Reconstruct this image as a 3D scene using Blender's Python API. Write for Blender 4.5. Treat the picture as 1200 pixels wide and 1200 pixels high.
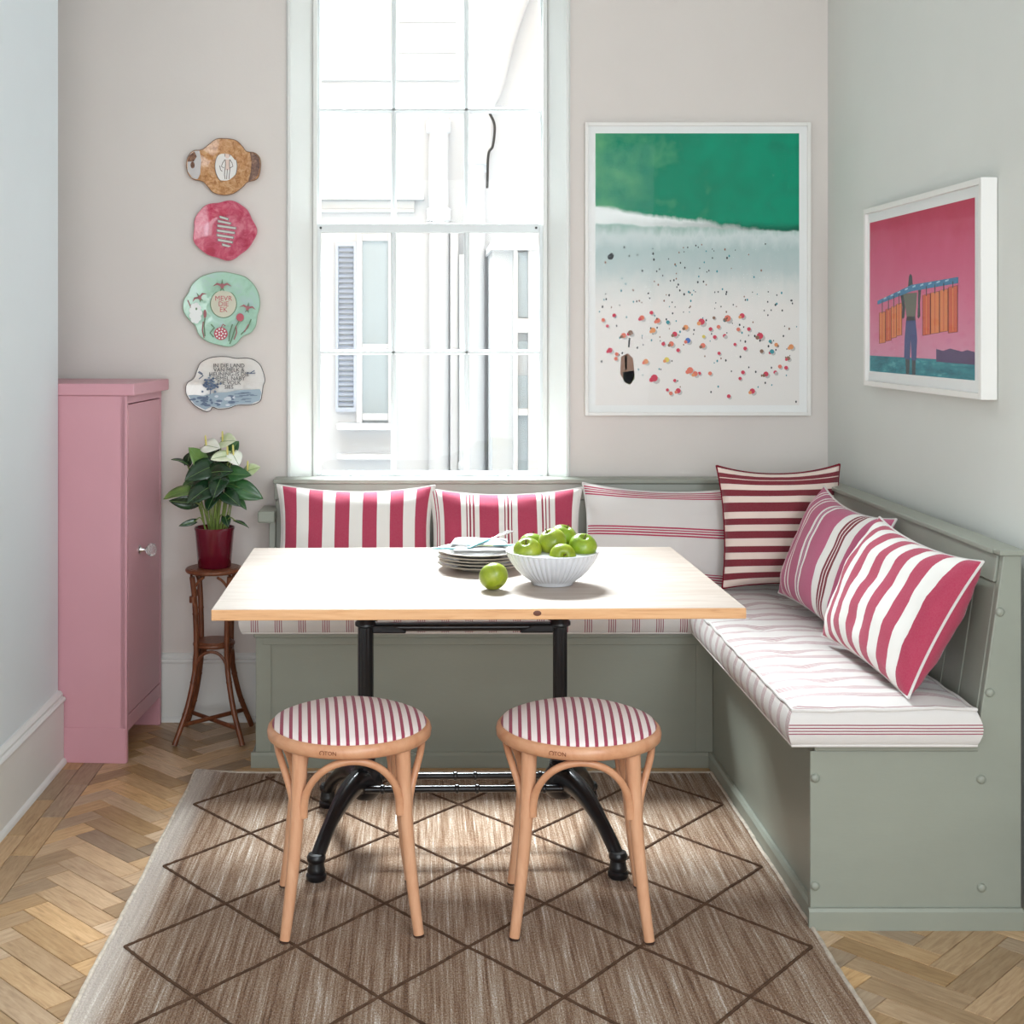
import bpy, bmesh, math, random
from math import sin, cos, pi, radians as R, sqrt, atan2, exp
from mathutils import Vector, Matrix, Euler, noise

for o in list(bpy.data.objects):
    bpy.data.objects.remove(o, do_unlink=True)
SC = bpy.context.scene
COL = SC.collection

# ------------------------------------------------------------------ camera
cam_d = bpy.data.cameras.new('camera')
cam_d.lens = 46.8; cam_d.sensor_width = 36.0; cam_d.sensor_fit = 'HORIZONTAL'
cam_d.shift_x = 100 / 1200; cam_d.shift_y = -212 / 1200
cam_d.clip_start = 0.05; cam_d.clip_end = 200
cam = bpy.data.objects.new('camera', cam_d); COL.objects.link(cam)
cam.location = (0, 0, 1.4); cam.rotation_euler = (R(90), 0, 0)
SC.camera = cam

# ------------------------------------------------------------------ light
W = bpy.data.worlds.new('overcast_sky'); SC.world = W; W.use_nodes = True
bg = W.node_tree.nodes['Background']
bg.inputs[0].default_value = (0.93, 0.97, 1.0, 1); bg.inputs[1].default_value = 0.75
SC.view_settings.view_transform = 'Standard'
SC.view_settings.look = 'None'
SC.view_settings.gamma = 1.0
SC.view_settings.use_curve_mapping = False
SC.view_settings.exposure = 0.0

def area(name, loc, target, sx, sy, power, col):
    d = bpy.data.lights.new(name, 'AREA'); d.shape = 'RECTANGLE'; d.size = sx; d.size_y = sy
    d.energy = power; d.color = col
    o = bpy.data.objects.new(name, d); COL.objects.link(o); o.location = loc
    o.rotation_euler = (Vector(target) - Vector(loc)).to_track_quat('-Z', 'Y').to_euler()
    return o
# bright patch of sky above the light well outside the window
sky = area('sky_above_light_well', (-0.35, 7.6, 5.0), (0.05, 4.5, 1.2), 2.6, 1.8, 1400, (0.87, 0.94, 1.0))
sky.data.spread = R(95)
# added fill lights: broad one behind the camera, cool one from the right
area('fill_behind_camera', (0.2, -1.6, 1.45), (0, 4.0, 1.25), 2.8, 2.5, 84, (0.95, 0.98, 1.0))
area('fill_from_right', (1.38, 0.9, 1.75), (-1.2, 2.5, 1.5), 1.6, 1.7, 70, (0.80, 0.91, 1.0))

# ------------------------------------------------------------------ helpers
D = 4.789

class MB:
    def __init__(s): s.v = []; s.f = []; s.m = []
    def add(s, vs, fs, mi=0):
        b = len(s.v); s.v += [tuple(p) for p in vs]
        for f in fs: s.f.append(tuple(b + i for i in f)); s.m.append(mi)
        return s
    def box(s, x0, x1, y0, y1, z0, z1, mi=0):
        return s.add([(x, y, z) for z in (z0, z1) for y in (y0, y1) for x in (x0, x1)],
              [(0, 2, 3, 1), (4, 5, 7, 6), (0, 1, 5, 4), (2, 6, 7, 3), (0, 4, 6, 2), (1, 3, 7, 5)], mi)
    def prism(s, poly, a, b, axis='y', mi=0, mi_side=None):
        n = len(poly)
        def P(p, t):
            if axis == 'y': return (p[0], t, p[1])
            if axis == 'x': return (t, p[0], p[1])
            return (p[0], p[1], t)
        vs = [P(p, a) for p in poly] + [P(p, b) for p in poly]
        s.add(vs, [tuple(range(n)), tuple(range(2*n-1, n-1, -1))], mi)
        base = len(s.v) - 2*n
        for i in range(n):
            j = (i+1) % n
            s.f.append((base+i, base+j, base+n+j, base+n+i)); s.m.append(mi if mi_side is None else mi_side)
        return s
    def tube(s, pts, r, n=10, closed=False, flat=1.0, mi=0, up=None):
        pts = [Vector(p) for p in pts]; k = len(pts)
        rs = [r]*k if not hasattr(r, '__len__') else list(r)
        fl = [flat]*k if not hasattr(flat, '__len__') else list(flat)
        T = []
        for i in range(k):
            if closed: t = pts[(i+1) % k] - pts[i-1]
            else: t = pts[min(i+1, k-1)] - pts[max(i-1, 0)]
            T.append(t.normalized() if t.length > 1e-9 else Vector((0, 0, 1)))
        u = Vector(up) if up else Vector((0, 0, 1))
        if abs(u.dot(T[0])) > .95: u = Vector((1, 0, 0))
        u = (u - T[0]*u.dot(T[0])).normalized()
        vs = []
        for i in range(k):
            u = (u - T[i]*u.dot(T[i]))
            u = u.normalized() if u.length > 1e-6 else T[i].orthogonal().normalized()
            w = T[i].cross(u)
            for j in range(n):
                a = 2*pi*j/n
                vs.append(pts[i] + (u*cos(a)*fl[i] + w*sin(a))*rs[i])
        fs = []
        for i in range(k if closed else k-1):
            a = i*n; b = ((i+1) % k)*n
            for j in range(n):
                jj = (j+1) % n
                fs.append((a+j, a+jj, b+jj, b+j))
        if not closed:
            fs.append(tuple(range(n-1, -1, -1))); fs.append(tuple((k-1)*n + j for j in range(n)))
        return s.add(vs, fs, mi)
    def lathe(s, prof, n=32, c=(0, 0, 0), rmod=None, mi=0):
        vs = []; fs = []
        for (r, z) in prof:
            for j in range(n):
                a = 2*pi*j/n; q = r*(rmod(a, z) if rmod else 1)
                vs.append((c[0]+q*cos(a), c[1]+q*sin(a), c[2]+z))
        for i in range(len(prof)-1):
            for j in range(n):
                jj = (j+1) % n
                fs.append((i*n+j, i*n+jj, (i+1)*n+jj, (i+1)*n+j))
        if prof[0][0] > 1e-6: fs.append(tuple(range(n-1, -1, -1)))
        if prof[-1][0] > 1e-6: fs.append(tuple((len(prof)-1)*n+j for j in range(n)))
        return s.add(vs, fs, mi)
    def xf(s, M, start=0):
        for i in range(start, len(s.v)): s.v[i] = tuple(M @ Vector(s.v[i]))
        return s
    def build(s, name, mats, parent=None, smooth=False, bevel=0, loc=None, ang=40, recalc=True, seg=2, weld=False):
        off = Vector((0, 0, 0))
        if parent is not None and parent.get('_w'): off = Vector(parent['_w'])
        me = bpy.data.meshes.new(name)
        me.from_pydata([tuple(Vector(p) - off) for p in s.v], [], s.f)
        if not isinstance(mats, (list, tuple)): mats = [mats]
        for m in mats: me.materials.append(m)
        me.polygons.foreach_set('material_index', s.m)
        if recalc or weld:
            bm = bmesh.new(); bm.from_mesh(me)
            if weld: bmesh.ops.remove_doubles(bm, verts=bm.verts, dist=1e-5)
            if recalc: bmesh.ops.recalc_face_normals(bm, faces=bm.faces)
            bm.to_mesh(me); bm.free()
        if smooth:
            me.polygons.foreach_set('use_smooth', [True]*len(me.polygons))
            me.set_sharp_from_angle(angle=R(ang))
        me.update()
        o = bpy.data.objects.new(name, me); COL.objects.link(o)
        if parent is not None:
            o.parent = parent
            if parent.get('_w'): o['_w'] = list(parent['_w'])
        if loc is not None: o.location = loc
        if bevel:
            b = o.modifiers.new('bevel', 'BEVEL'); b.width = bevel; b.segments = seg
            b.limit_method = 'ANGLE'; b.angle_limit = R(35); b.harden_normals = False
        return o

def tag(o, label=None, cat=None, group=None, kind=None):
    if label: o['label'] = label
    if cat: o['category'] = cat
    if group: o['group'] = group
    if kind: o['kind'] = kind
    return o
def thing(name, label, cat, loc=(0, 0, 0), rotz=0, group=None, world=False):
    o = bpy.data.objects.new(name, None); COL.objects.link(o)
    o.empty_display_size = .05
    o.location = loc; o.rotation_euler = (0, 0, rotz)
    if world: o['_w'] = list(loc)
    return tag(o, label, cat, group)
def struct(name, loc=(0, 0, 0)):
    o = bpy.data.objects.new(name, None); COL.objects.link(o); o['kind'] = 'structure'; o.empty_display_size = .05
    return o

def srgb(r, g, b):
    def f(c):
        c /= 255.0
        return c/12.92 if c <= .04045 else ((c+.055)/1.055)**2.4
    return (f(r), f(g), f(b), 1)

class NT:
    def __init__(s, name, rough=.5, spec=.5, metal=0, sheen=0, coat=0):
        s.mat = bpy.data.materials.new(name); s.mat.use_nodes = True
        s.t = s.mat.node_tree; s.n = s.t.nodes; s.b = s.n['Principled BSDF']
        s.b.inputs['Roughness'].default_value = rough
        s.b.inputs['Specular IOR Level'].default_value = spec
        s.b.inputs['Metallic'].default_value = metal
        if sheen: s.b.inputs['Sheen Weight'].default_value = sheen
        if coat: s.b.inputs['Coat Weight'].default_value = coat; s.b.inputs['Coat Roughness'].default_value = .08
    def new(s, t, **k):
        n = s.n.new(t)
        for a, v in k.items(): setattr(n, a, v)
        return n
    def link(s, a, b): s.t.links.new(a, b)
    def coord(s, kind='Object'): return s.new('ShaderNodeTexCoord').outputs[kind]
    def mapping(s, src, scale=(1, 1, 1), rot=(0, 0, 0), loc=(0, 0, 0)):
        m = s.new('ShaderNodeMapping'); s.link(src, m.inputs[0])
        m.inputs['Scale'].default_value = scale; m.inputs['Rotation'].default_value = rot; m.inputs['Location'].default_value = loc
        return m.outputs[0]
    def noise(s, src, scale, detail=3, rough=.5, dist=0):
        n = s.new('ShaderNodeTexNoise'); s.link(src, n.inputs['Vector'])
        n.inputs['Scale'].default_value = scale; n.inputs['Detail'].default_value = detail
        n.inputs['Roughness'].default_value = rough; n.inputs['Distortion'].default_value = dist
        return n.outputs['Fac']
    def math(s, op, a, b=None, c=None):
        n = s.new('ShaderNodeMath', operation=op)
        for i, q in enumerate((a, b, c)):
            if q is None: continue
            if isinstance(q, (int, float)): n.inputs[i].default_value = q
            else: s.link(q, n.inputs[i])
        return n.outputs[0]
    def ramp(s, fac, stops, interp='LINEAR'):
        n = s.new('ShaderNodeValToRGB'); cr = n.color_ramp; cr.interpolation = interp
        while len(cr.elements) < len(stops): cr.elements.new(1.0)
        for e, (p, c) in zip(cr.elements, stops):
            e.position = p; e.color = c if len(c) == 4 else (*c, 1)
        s.link(fac, n.inputs[0]); return n.outputs[0]
    def mix(s, fac, a, b, blend='MIX'):
        n = s.new('ShaderNodeMix', data_type='RGBA', blend_type=blend)
        if isinstance(fac, (int, float)): n.inputs[0].default_value = fac
        else: s.link(fac, n.inputs[0])
        for i, q in ((6, a), (7, b)):
            if isinstance(q, tuple): n.inputs[i].default_value = q
            else: s.link(q, n.inputs[i])
        return n.outputs[2]
    def color(s, c):
        if isinstance(c, tuple): s.b.inputs['Base Color'].default_value = c
        else: s.link(c, s.b.inputs['Base Color'])
        return s
    def bump(s, h, strength=.3, dist=.01):
        n = s.new('ShaderNodeBump'); n.inputs['Strength'].default_value = strength; n.inputs['Distance'].default_value = dist
        s.link(h, n.inputs['Height']); s.link(n.outputs[0], s.b.inputs['Normal']); return s
    def sep(s, src):
        n = s.new('ShaderNodeSeparateXYZ'); s.link(src, n.inputs[0]); return n.outputs

def paint(name, c, rough=.45, var=.04, scale=6, bump=.05, bscale=60, spec=.4, streak=None):
    t = NT(name, rough, spec); co = t.coord()
    if streak: co = t.mapping(co, streak)
    f = t.noise(co, scale, 4)
    a = tuple(min(1, q*(1-var)) for q in c[:3]) + (1,); b = tuple(min(1, q*(1+var)) for q in c[:3]) + (1,)
    t.color(t.ramp(f, [(.3, a), (.7, b)]))
    t.bump(t.noise(co, bscale, 3), bump, .004)
    return t.mat
def plain(name, c, rough=.5, metal=0, spec=.5, coat=0):
    t = NT(name, rough, spec, metal, coat=coat); t.color(c)
    f = t.noise(t.coord(), 40, 2)
    t.link(t.math('MULTIPLY_ADD', f, .1, max(0, rough-.05)), t.b.inputs['Roughness'])
    return t.mat
def wood(name, c1, c2, c3, scale=(1, 1, 1), rough=.45, rand=.0, spec=.4, grain=14, bump=.12):
    t = NT(name, rough, spec); co = t.coord()
    m = t.mapping(co, scale)
    if rand:
        oi = t.new('ShaderNodeObjectInfo')
        v = t.new('ShaderNodeVectorMath', operation='ADD'); t.link(m, v.inputs[0])
        cb = t.new('ShaderNodeCombineXYZ'); k = t.math('MULTIPLY', oi.outputs['Random'], 37.0)
        t.link(k, cb.inputs[0]); t.link(k, cb.inputs[1]); t.link(cb.outputs[0], v.inputs[1]); m = v.outputs[0]
    f1 = t.noise(m, grain, 6, .62, .6); f2 = t.noise(m, grain*.25, 2, .5)
    c = t.ramp(f1, [(.25, c3), (.45, c1), (.7, c2)])
    c = t.mix(t.math('MULTIPLY', f2, .45), c, c2)
    if rand:
        hv = t.new('ShaderNodeHueSaturation'); t.link(c, hv.inputs['Color'])
        t.link(t.math('MULTIPLY_ADD', oi.outputs['Random'], rand, 1-rand*.55), hv.inputs['Value'])
        t.link(t.math('MULTIPLY_ADD', t.math('FRACT', t.math('MULTIPLY', oi.outputs['Random'], 7.3)), 0.28, .78), hv.inputs['Saturation'])
        c = hv.outputs[0]
    t.color(c); t.bump(f1, bump, .003)
    return t.mat
def stripes(name, stops, coord='UV', axis=0, freq=1.0, off=0.0, wob=.004, rough=.85, weave=700, wbump=.25, fade=.08):
    t = NT(name, rough, .15, sheen=.15); co = t.coord(coord)
    s = t.sep(co)[axis]
    w = t.noise(t.coord('Object'), 9, 2)
    x = t.math('MULTIPLY_ADD', t.math('SUBTRACT', w, .5), wob, s)
    x = t.math('MULTIPLY_ADD', x, freq, off)
    if freq != 1.0: x = t.math('FRACT', x)
    c = t.ramp(x, stops, 'CONSTANT')
    g = t.noise(t.coord('Object'), 260, 3, .7)
    c = t.mix(t.math('MULTIPLY', g, fade), c, (.9, .85, .83, 1))
    t.color(c)
    t.bump(t.noise(t.coord('Object'), weave, 2), wbump, .002)
    return t.mat
def text_mesh(name, body, size, mat, parent, M, align='CENTER', ext=.0002, space=1.0):
    cu = bpy.data.curves.new(name, 'FONT'); cu.body = body; cu.size = size; cu.align_x = align; cu.align_y = 'CENTER'
    cu.extrude = ext; cu.resolution_u = 2; cu.space_line = space
    tmp = bpy.data.objects.new('tmp', cu); COL.objects.link(tmp)
    dg = bpy.context.evaluated_depsgraph_get()
    me = bpy.data.meshes.new_from_object(tmp.evaluated_get(dg)); me.name = name
    bpy.data.objects.remove(tmp, do_unlink=True); bpy.data.curves.remove(cu)
    me.transform(M); me.materials.clear(); me.materials.append(mat)
    o = bpy.data.objects.new(name, me); COL.objects.link(o); o.parent = parent
    if parent.get('_w'): o['_w'] = list(parent['_w'])
    return o
def catmull(P, n=8, closed=False):
    P = [Vector(p) for p in P]; k = len(P); out = []
    rng = range(k) if closed else range(k-1)
    for i in rng:
        a = P[(i-1) % k] if closed or i > 0 else P[0]*2-P[1]
        b = P[i]; c = P[(i+1) % k]
        d = P[(i+2) % k] if closed or i+2 < k else P[-1]*2-P[-2]
        for j in range(n):
            t = j/n
            out.append(.5*((2*b)+(c-a)*t+(2*a-5*b+4*c-d)*t*t+(-a+3*b-3*c+d)*t**3))
    if not closed: out.append(P[-1])
    return out

# ------------------------------------------------------------------ materials
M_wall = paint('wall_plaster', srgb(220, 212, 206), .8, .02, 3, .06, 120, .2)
M_wall_l = paint('wall_plaster_cool_lit', srgb(222, 228, 231), .8, .012, 3, .06, 120, .2)  # back wall plaster with cool daylight tint put into the colour
M_wall_r = paint('wall_plaster_grey_lit', srgb(219, 220, 214), .8, .015, 3, .06, 120, .2)  # same plaster, greyer tint of the light on this side put into the colour
M_white = paint('white_trim_paint', srgb(226, 226, 222), .4, .015, 4, .03, 80)
M_sash = paint('sash_paint', srgb(222, 226, 226), .35, .015, 4, .03, 80)
M_ceil = paint('ceiling_paint', srgb(230, 229, 226), .85, .01, 3, .03, 80, .2)
M_green = paint('sage_paint', srgb(146, 149, 137), .38, .035, 3, .06, 50, .45, streak=(1, 1, 3))
M_pink = paint('pink_paint', srgb(205, 150, 160), .4, .025, 3, .05, 60, .45)
M_oakbase = plain('joint_dark', srgb(50, 33, 20), .9)
M_oak = wood('oak_parquet', srgb(170, 133, 92), srgb(194, 161, 120), srgb(126, 92, 58), (3.2, 26, 26), .36, .75, .45, 4.0, .1)
M_lime = wood('limed_pine', srgb(166, 148, 135), srgb(182, 168, 158), srgb(146, 122, 105), (2.2, 30, 30), .42, 0, .5, 3.0, .06)
M_pine = wood('pine_edge', srgb(214, 160, 112), srgb(228, 180, 134), srgb(178, 118, 74), (2.2, 40, 40), .45, 0, .35, 3.0, .08)
M_beech = wood('beech', srgb(206, 150, 114), srgb(217, 166, 131), srgb(190, 129, 94), (20, 20, 3), .32, 0, .45, 3.0, .04)
M_beech_r = wood('beech_bent', srgb(202, 143, 106), srgb(213, 160, 124), srgb(186, 124, 86), (8, 8, 8), .32, 0, .45, 3.0, .04)
M_iron = paint('black_iron', srgb(20, 20, 23), .28, .1, 20, .12, 90, .5)
M_rattan = wood('rattan_cane', srgb(102, 55, 33), srgb(134, 80, 50), srgb(62, 30, 18), (18, 18, 4), .35, 0, .45, 4, .15)
M_chrome = plain('chrome', (.75, .75, .75, 1), .12, 1)
M_frame = paint('white_frame', srgb(232, 229, 224), .45, .015, 4, .03, 80)
M_mount = plain('mount_board', srgb(236, 236, 234), .9, 0, .1)
M_porc = plain('porcelain', srgb(216, 217, 221), .16, 0, .5, .3)

def glass(name, tint=(1, 1, 1, 1), gloss=.5):
    m = bpy.data.materials.new(name); m.use_nodes = True; t = m.node_tree; n = t.nodes
    n.remove(n['Principled BSDF']); out = n['Material Output']
    tr = n.new('ShaderNodeBsdfTransparent'); tr.inputs[0].default_value = tint
    gl = n.new('ShaderNodeBsdfGlossy'); gl.inputs['Roughness'].default_value = .02
    fr = n.new('ShaderNodeFresnel'); fr.inputs[0].default_value = 1.45
    mu = n.new('ShaderNodeMath'); mu.operation = 'MULTIPLY'; mu.inputs[1].default_value = gloss
    t.links.new(fr.outputs[0], mu.inputs[0])
    mx = n.new('ShaderNodeMixShader'); t.links.new(mu.outputs[0], mx.inputs[0])
    t.links.new(tr.outputs[0], mx.inputs[1]); t.links.new(gl.outputs[0], mx.inputs[2]); t.links.new(mx.outputs[0], out.inputs[0])
    return m
M_glass = glass('window_glass', (.97, .99, .98, 1), .35)
M_glaze = glass('picture_glass', (1, 1, 1, 1), .05)

# ------------------------------------------------------------------ room shell
XR = 1.443; XL = -1.195; XA = -1.62; YE = 4.315; HC = 3.05; YB = -2.2
WX0, WX1, WZ0, WZ1 = -.485, .497, .845, 2.76
m = MB()
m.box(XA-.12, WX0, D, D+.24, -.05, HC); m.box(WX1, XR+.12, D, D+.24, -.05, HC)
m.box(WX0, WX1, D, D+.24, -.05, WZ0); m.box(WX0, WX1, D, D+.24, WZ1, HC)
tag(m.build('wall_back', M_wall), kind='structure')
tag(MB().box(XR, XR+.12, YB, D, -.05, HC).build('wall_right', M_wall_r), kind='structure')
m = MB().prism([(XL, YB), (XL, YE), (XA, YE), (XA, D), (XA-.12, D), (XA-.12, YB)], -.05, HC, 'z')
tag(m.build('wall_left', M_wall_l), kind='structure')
tag(MB().box(XA-.12, XR+.12, YB, D+.24, HC, HC+.1).build('ceiling', M_ceil), kind='structure')

# unseen outer face of this house, dark brick added to cut the light-well bounce
M_brick = paint('added_dark_brickwork', srgb(120, 104, 92), .9, .12, 12, .4, 60, .1)
ob = MB(); ob.box(-4, WX0, D+.24, D+.27, -1.0, 6.0); ob.box(WX1, 4, D+.24, D+.27, -1.0, 6.0); ob.box(WX0, WX1, D+.24, D+.27, -1.0, WZ0); ob.box(WX0, WX1, D+.24, D+.27, WZ1, 6.0)
tag(ob.build('wall_outside_added', M_brick), kind='structure')

# floor slab + herringbone blocks + border boards
floor = tag(MB().box(XA, XR, YB, D, -.06, -.0035).build('floor', M_oakbase), kind='structure')
def clip(poly, a, b, c):            # keep a*x+b*y<=c
    out = []
    for i in range(len(poly)):
        p, q = poly[i], poly[(i+1) % len(poly)]
        dp, dq = a*p[0]+b*p[1]-c, a*q[0]+b*q[1]-c
        if dp <= 0: out.append(p)
        if (dp < 0 < dq) or (dq < 0 < dp):
            t = dp/(dp-dq); out.append((p[0]+(q[0]-p[0])*t, p[1]+(q[1]-p[1])*t))
    return out
def inset_prism(mb, poly, g, ch, z0, z1):
    n = len(poly); cx = sum(p[0] for p in poly)/n; cy = sum(p[1] for p in poly)/n
    def ins(d):
        res = []
        for i in range(n):
            p0 = Vector(poly[i-1]); p = Vector(poly[i]); p1 = Vector(poly[(i+1) % n])
            e0 = (p-p0); e1 = (p1-p)
            if e0.length < 1e-6 or e1.length < 1e-6: res.append(p); continue
            e0.normalize(); e1.normalize()
            n0 = Vector((-e0.y, e0.x)); n1 = Vector((-e1.y, e1.x))
            k = n0+n1
            if k.length < 1e-3: res.append(p+n0*d); continue
            k.normalize(); res.append(p + k*(d/max(.35, k.dot(n0))))
        return res
    a, b = ins(g), ins(g+ch)
    vs = [(p.x, p.y, z0) for p in a] + [(p.x, p.y, z1-ch) for p in a] + [(p.x, p.y, z1) for p in b]
    fs = [tuple(range(2*n, 3*n))]
    for i in range(n):
        j = (i+1) % n
        fs.append((i, j, n+j, n+i)); fs.append((n+i, n+j, 2*n+j, 2*n+i))
    mb.add(vs, fs)
def parea(poly):
    return .5*sum(poly[i][0]*poly[(i+1) % len(poly)][1]-poly[(i+1) % len(poly)][0]*poly[i][1] for i in range(len(poly)))
random.seed(4)
PL, PW = .268, .067
OX, OY = -1.1186, 3.364
e1 = Vector((1, 1)).normalized(); e2 = Vector((-1, 1)).normalized()
XBORD = -1.045
full = MB(); inset_prism(full, [(0, 0), (PL, 0), (PL, PW), (0, PW)], 0.0008, .0009, -.0035, 0)
full_o = None; rest = MB(); blocks = []
for b in range(-3, 12):
    for k in range(-60, 90):
        for typ in (0, 1):
            if typ == 0: p, q = k*PW + b*PL, k*PW - b*PL; o = Vector((OX, OY)) + e1*p + e2*q; ang = pi/4
            else:
                p, q = k*PW + PL + b*PL, k*PW + PW - PL - b*PL
                o = Vector((OX, OY)) + e1*(p+PW) + e2*q; ang = 3*pi/4
            ux = Vector((cos(ang), sin(ang))); uy = Vector((-sin(ang), cos(ang)))
            poly = [o, o+ux*PL, o+ux*PL+uy*PW, o+uy*PW]
            c = (poly[0]+poly[2])/2
            if c.x < XBORD-.2 or c.x > XR+.2 or c.y < 1.3 or c.y > D+.2: continue
            pp = [tuple(v) for v in poly]
            cl = clip(clip(clip(pp, -1, 0, -XBORD), 1, 0, XR), 0, 1, D)
            if len(cl) < 3 or parea(cl) < .0004: continue
            vis = (c.y > 2.5) and (c.x < -.55 or (c.x > .80 and c.y < 3.25)) and not (c.x < -1.0 and c.y > 4.4)
            # outside the view cone
            if abs(c.x*1560/c.y+500-600) > 690: vis = False
            blocks.append((vis, abs(parea(cl)-PL*PW) < 1e-5, o, ang, cl))
nvis = 0
for vis, isfull, o, ang, cl in blocks:
    if vis and nvis < 270:
        nvis += 1
        if isfull:
            if full_o is None: ob = full.build('parquet_block', M_oak, recalc=False); full_o = ob
            else: ob = full_o.copy(); COL.objects.link(ob)
        else:
            Mi = Matrix.Rotation(-ang, 2)
            lp = [Mi @ (Vector(p)-o) for p in cl]
            mb = MB(); inset_prism(mb, [tuple(p) for p in lp], 0.0008, .0009, -.0035, 0)
            ob = mb.build('parquet_block', M_oak, recalc=False)
        ob.parent = floor; ob.location = (o.x, o.y, random.uniform(-.0004, .0002)); ob.rotation_euler = (0, 0, ang)
    else:
        inset_prism(rest, cl, 0.0008, .0009, -.0035, -.0002)
tag(rest.build('parquet_field', M_oak, floor, recalc=False), kind='stuff')
brd = [(-1.195, -1.112), (-1.112, -1.045)]
for r, (x0, x1) in enumerate(brd):
    y = 3.834 - 9*.2785 - (0 if r else .139)
    while y < D:
        L = .2785
        a, b2 = y, min(D, y+L)
        if r == 0: x0c = XL
        else: x0c = x0
        mb = MB(); inset_prism(mb, [(0, 0), (b2-a, 0), (b2-a, x1-x0c), (0, x1-x0c)], 0.0008, .0009, -.0035, 0)
        ob = mb.build('border_board', M_oak, recalc=False); ob.parent = floor; ob.location = (x1, a, 0); ob.rotation_euler = (0, 0, pi/2)
        y += L
MB().box(XA, XL, YE, D, -.0035, -.0005).build('alcove_floorboard', M_oak, floor)

def skirting(name, p0, p1, nrm, h=.235, parent=None):
    p0 = Vector(p0); p1 = Vector(p1); n = Vector(nrm)
    prof = [(0, 0), (.019, 0), (.019, h-.035), (.024, h-.033), (.026, h-.026), (.022, h-.02), (.015, h-.018), (.016, h-.01), (.011, h-.003), (.006, h), (0, h)]
    vs = []
    for p in (p0, p1):
        for a, z in prof: vs.append((p.x+n.x*a, p.y+n.y*a, z))
    k = len(prof); fs = [tuple(range(k)), tuple(range(2*k-1, k-1, -1))] + [(i, (i+1) % k, k+(i+1) % k, k+i) for i in range(k)]
    o = MB().add(vs, fs).build(name, M_white, smooth=True, ang=30); tag(o, kind='structure')
    prof = [(.019, 0), (.029, 0), (.0285, .007), (.025, .014), (.019, .018)]; k = len(prof); vs = []
    for p in (p0, p1):
        for a, z in prof: vs.append((p.x+n.x*a, p.y+n.y*a, z))
    fs = [tuple(range(k)), tuple(range(2*k-1, k-1, -1))] + [(i, (i+1) % k, k+(i+1) % k, k+i) for i in range(k)]
    MB().add(vs, fs).build('shoe_moulding', M_white, o, smooth=True, ang=50)
    return o
skirting('baseboard_left', (XL, YB, 0), (XL, YE, 0), (1, 0))
skirting('baseboard_back', (XA, D, 0), (-.56, D, 0), (0, -1), .243)
skirting('baseboard_right', (XR, YB, 0), (XR, 3.0, 0), (-1, 0))

# ------------------------------------------------------------------ window_1
win = struct('window_1')
YS = D+.10
# architrave bead + splayed lining
SX0, SX1 = -.417, .442
for s, (a, b) in ((-1, (WX0, SX0)), (1, (WX1, SX1))):
    MB().prism([(a, D-.001), (b, YS-.004), (b, D+.22), (a+s*.02, D+.22), (a+s*.02, D-.001)], WZ0, WZ1, 'z').build('splayed_lining', M_white, win)
    o = a
    MB().prism([(o, D+.004), (o, D-.012), (o+s*.004, D-.018), (o+s*.012, D-.018), (o+s*.017, D-.012), (o+s*.017, D)], WZ0+.001, WZ1, 'z').build('architrave_bead', M_white, win, smooth=True, ang=30)
    # stop bead between lining and sash
    MB().box(min(b, b-s*.016), max(b, b-s*.016), YS-.014, YS+.0, WZ0, WZ1).build('stop_bead', M_white, win, bevel=.003)
    MB().box(min(b, b-s*.02)-.0, max(b, b-s*.02), YS+.075, YS+.12, WZ0, WZ1).build('outer_lining', M_white, win)
MB().box(WX0+.001, WX1-.001, D-.02, YS+.12, .822, .868).build('window_board', M_white, win, bevel=.004)
MB().box(WX0, WX1, D+.0, YS+.12, 2.69, 2.76).build('window_head', M_white, win)
def sash(name, y0, x0, x1, z0, z1, stile, topr, botr, zmid):
    t = .036; y1 = y0+t
    xa, xb = x0+stile, x1-stile
    r = MB()
    r.box(x0, xa, y0, y1, z0, z1); r.box(xb, x1, y0, y1, z0, z1)
    r.box(xa, xb, y0, y1, z1-topr, z1); r.box(xa, xb, y0, y1, z0, z0+botr)
    so = r.build(name, M_sash, win, bevel=.003)
    mx = [-.122, .147]; zs = [z0+botr] + zmid + [z1-topr]
    for x in mx:
        MB().prism([(x-.0095, y0+.012), (x-.004, y0+.002), (x+.004, y0+.002), (x+.0095, y0+.012), (x+.0095, y1-.004), (x-.0095, y1-.004)], z0+botr, z1-topr, 'z').build('muntin', M_sash, so)
    for z in zmid:
        MB().prism([(y0+.012, z-.0095), (y0+.002, z-.004), (y0+.002, z+.004), (y0+.012, z+.0095), (y1-.004, z+.0095), (y1-.004, z-.0095)], xa, xb, 'x').build('muntin', M_sash, so)
    xs = [xa] + mx + [xb]
    for i in range(3):
        for j in range(len(zs)-1):
            MB().box(xs[i]+.001, xs[i+1]-.001, y0+.020, y0+.0235, zs[j]+.001, zs[j+1]-.001).build('glass_pane', M_glass, so)
    return so
low = sash('lower_sash', YS, SX0, SX1, .868, 1.795, .028, .033, .016, [1.322])
upp = sash('upper_sash', YS+.038, SX0, SX1, 1.765, 2.70, .022, .04, .033, [2.22])
for x in (-.26, .28):
    lf = MB(); lf.box(x-.022, x+.022, YS-.004, YS, .872, .885); lf.tube([(x-.016, YS-.004, .876), (x-.012, YS-.018, .874), (x+.012, YS-.018, .874), (x+.016, YS-.004, .876)], .004, 8)
    lf.build('sash_lift', M_sash, low, smooth=True)
f = MB(); f.box(.0, .05, YS+.0, YS+.028, 1.795, 1.800); f.lathe([(.013, 0), (.013, .008), (.007, .012), (0, .013)], 14, (.025, YS+.014, 1.800))
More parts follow.
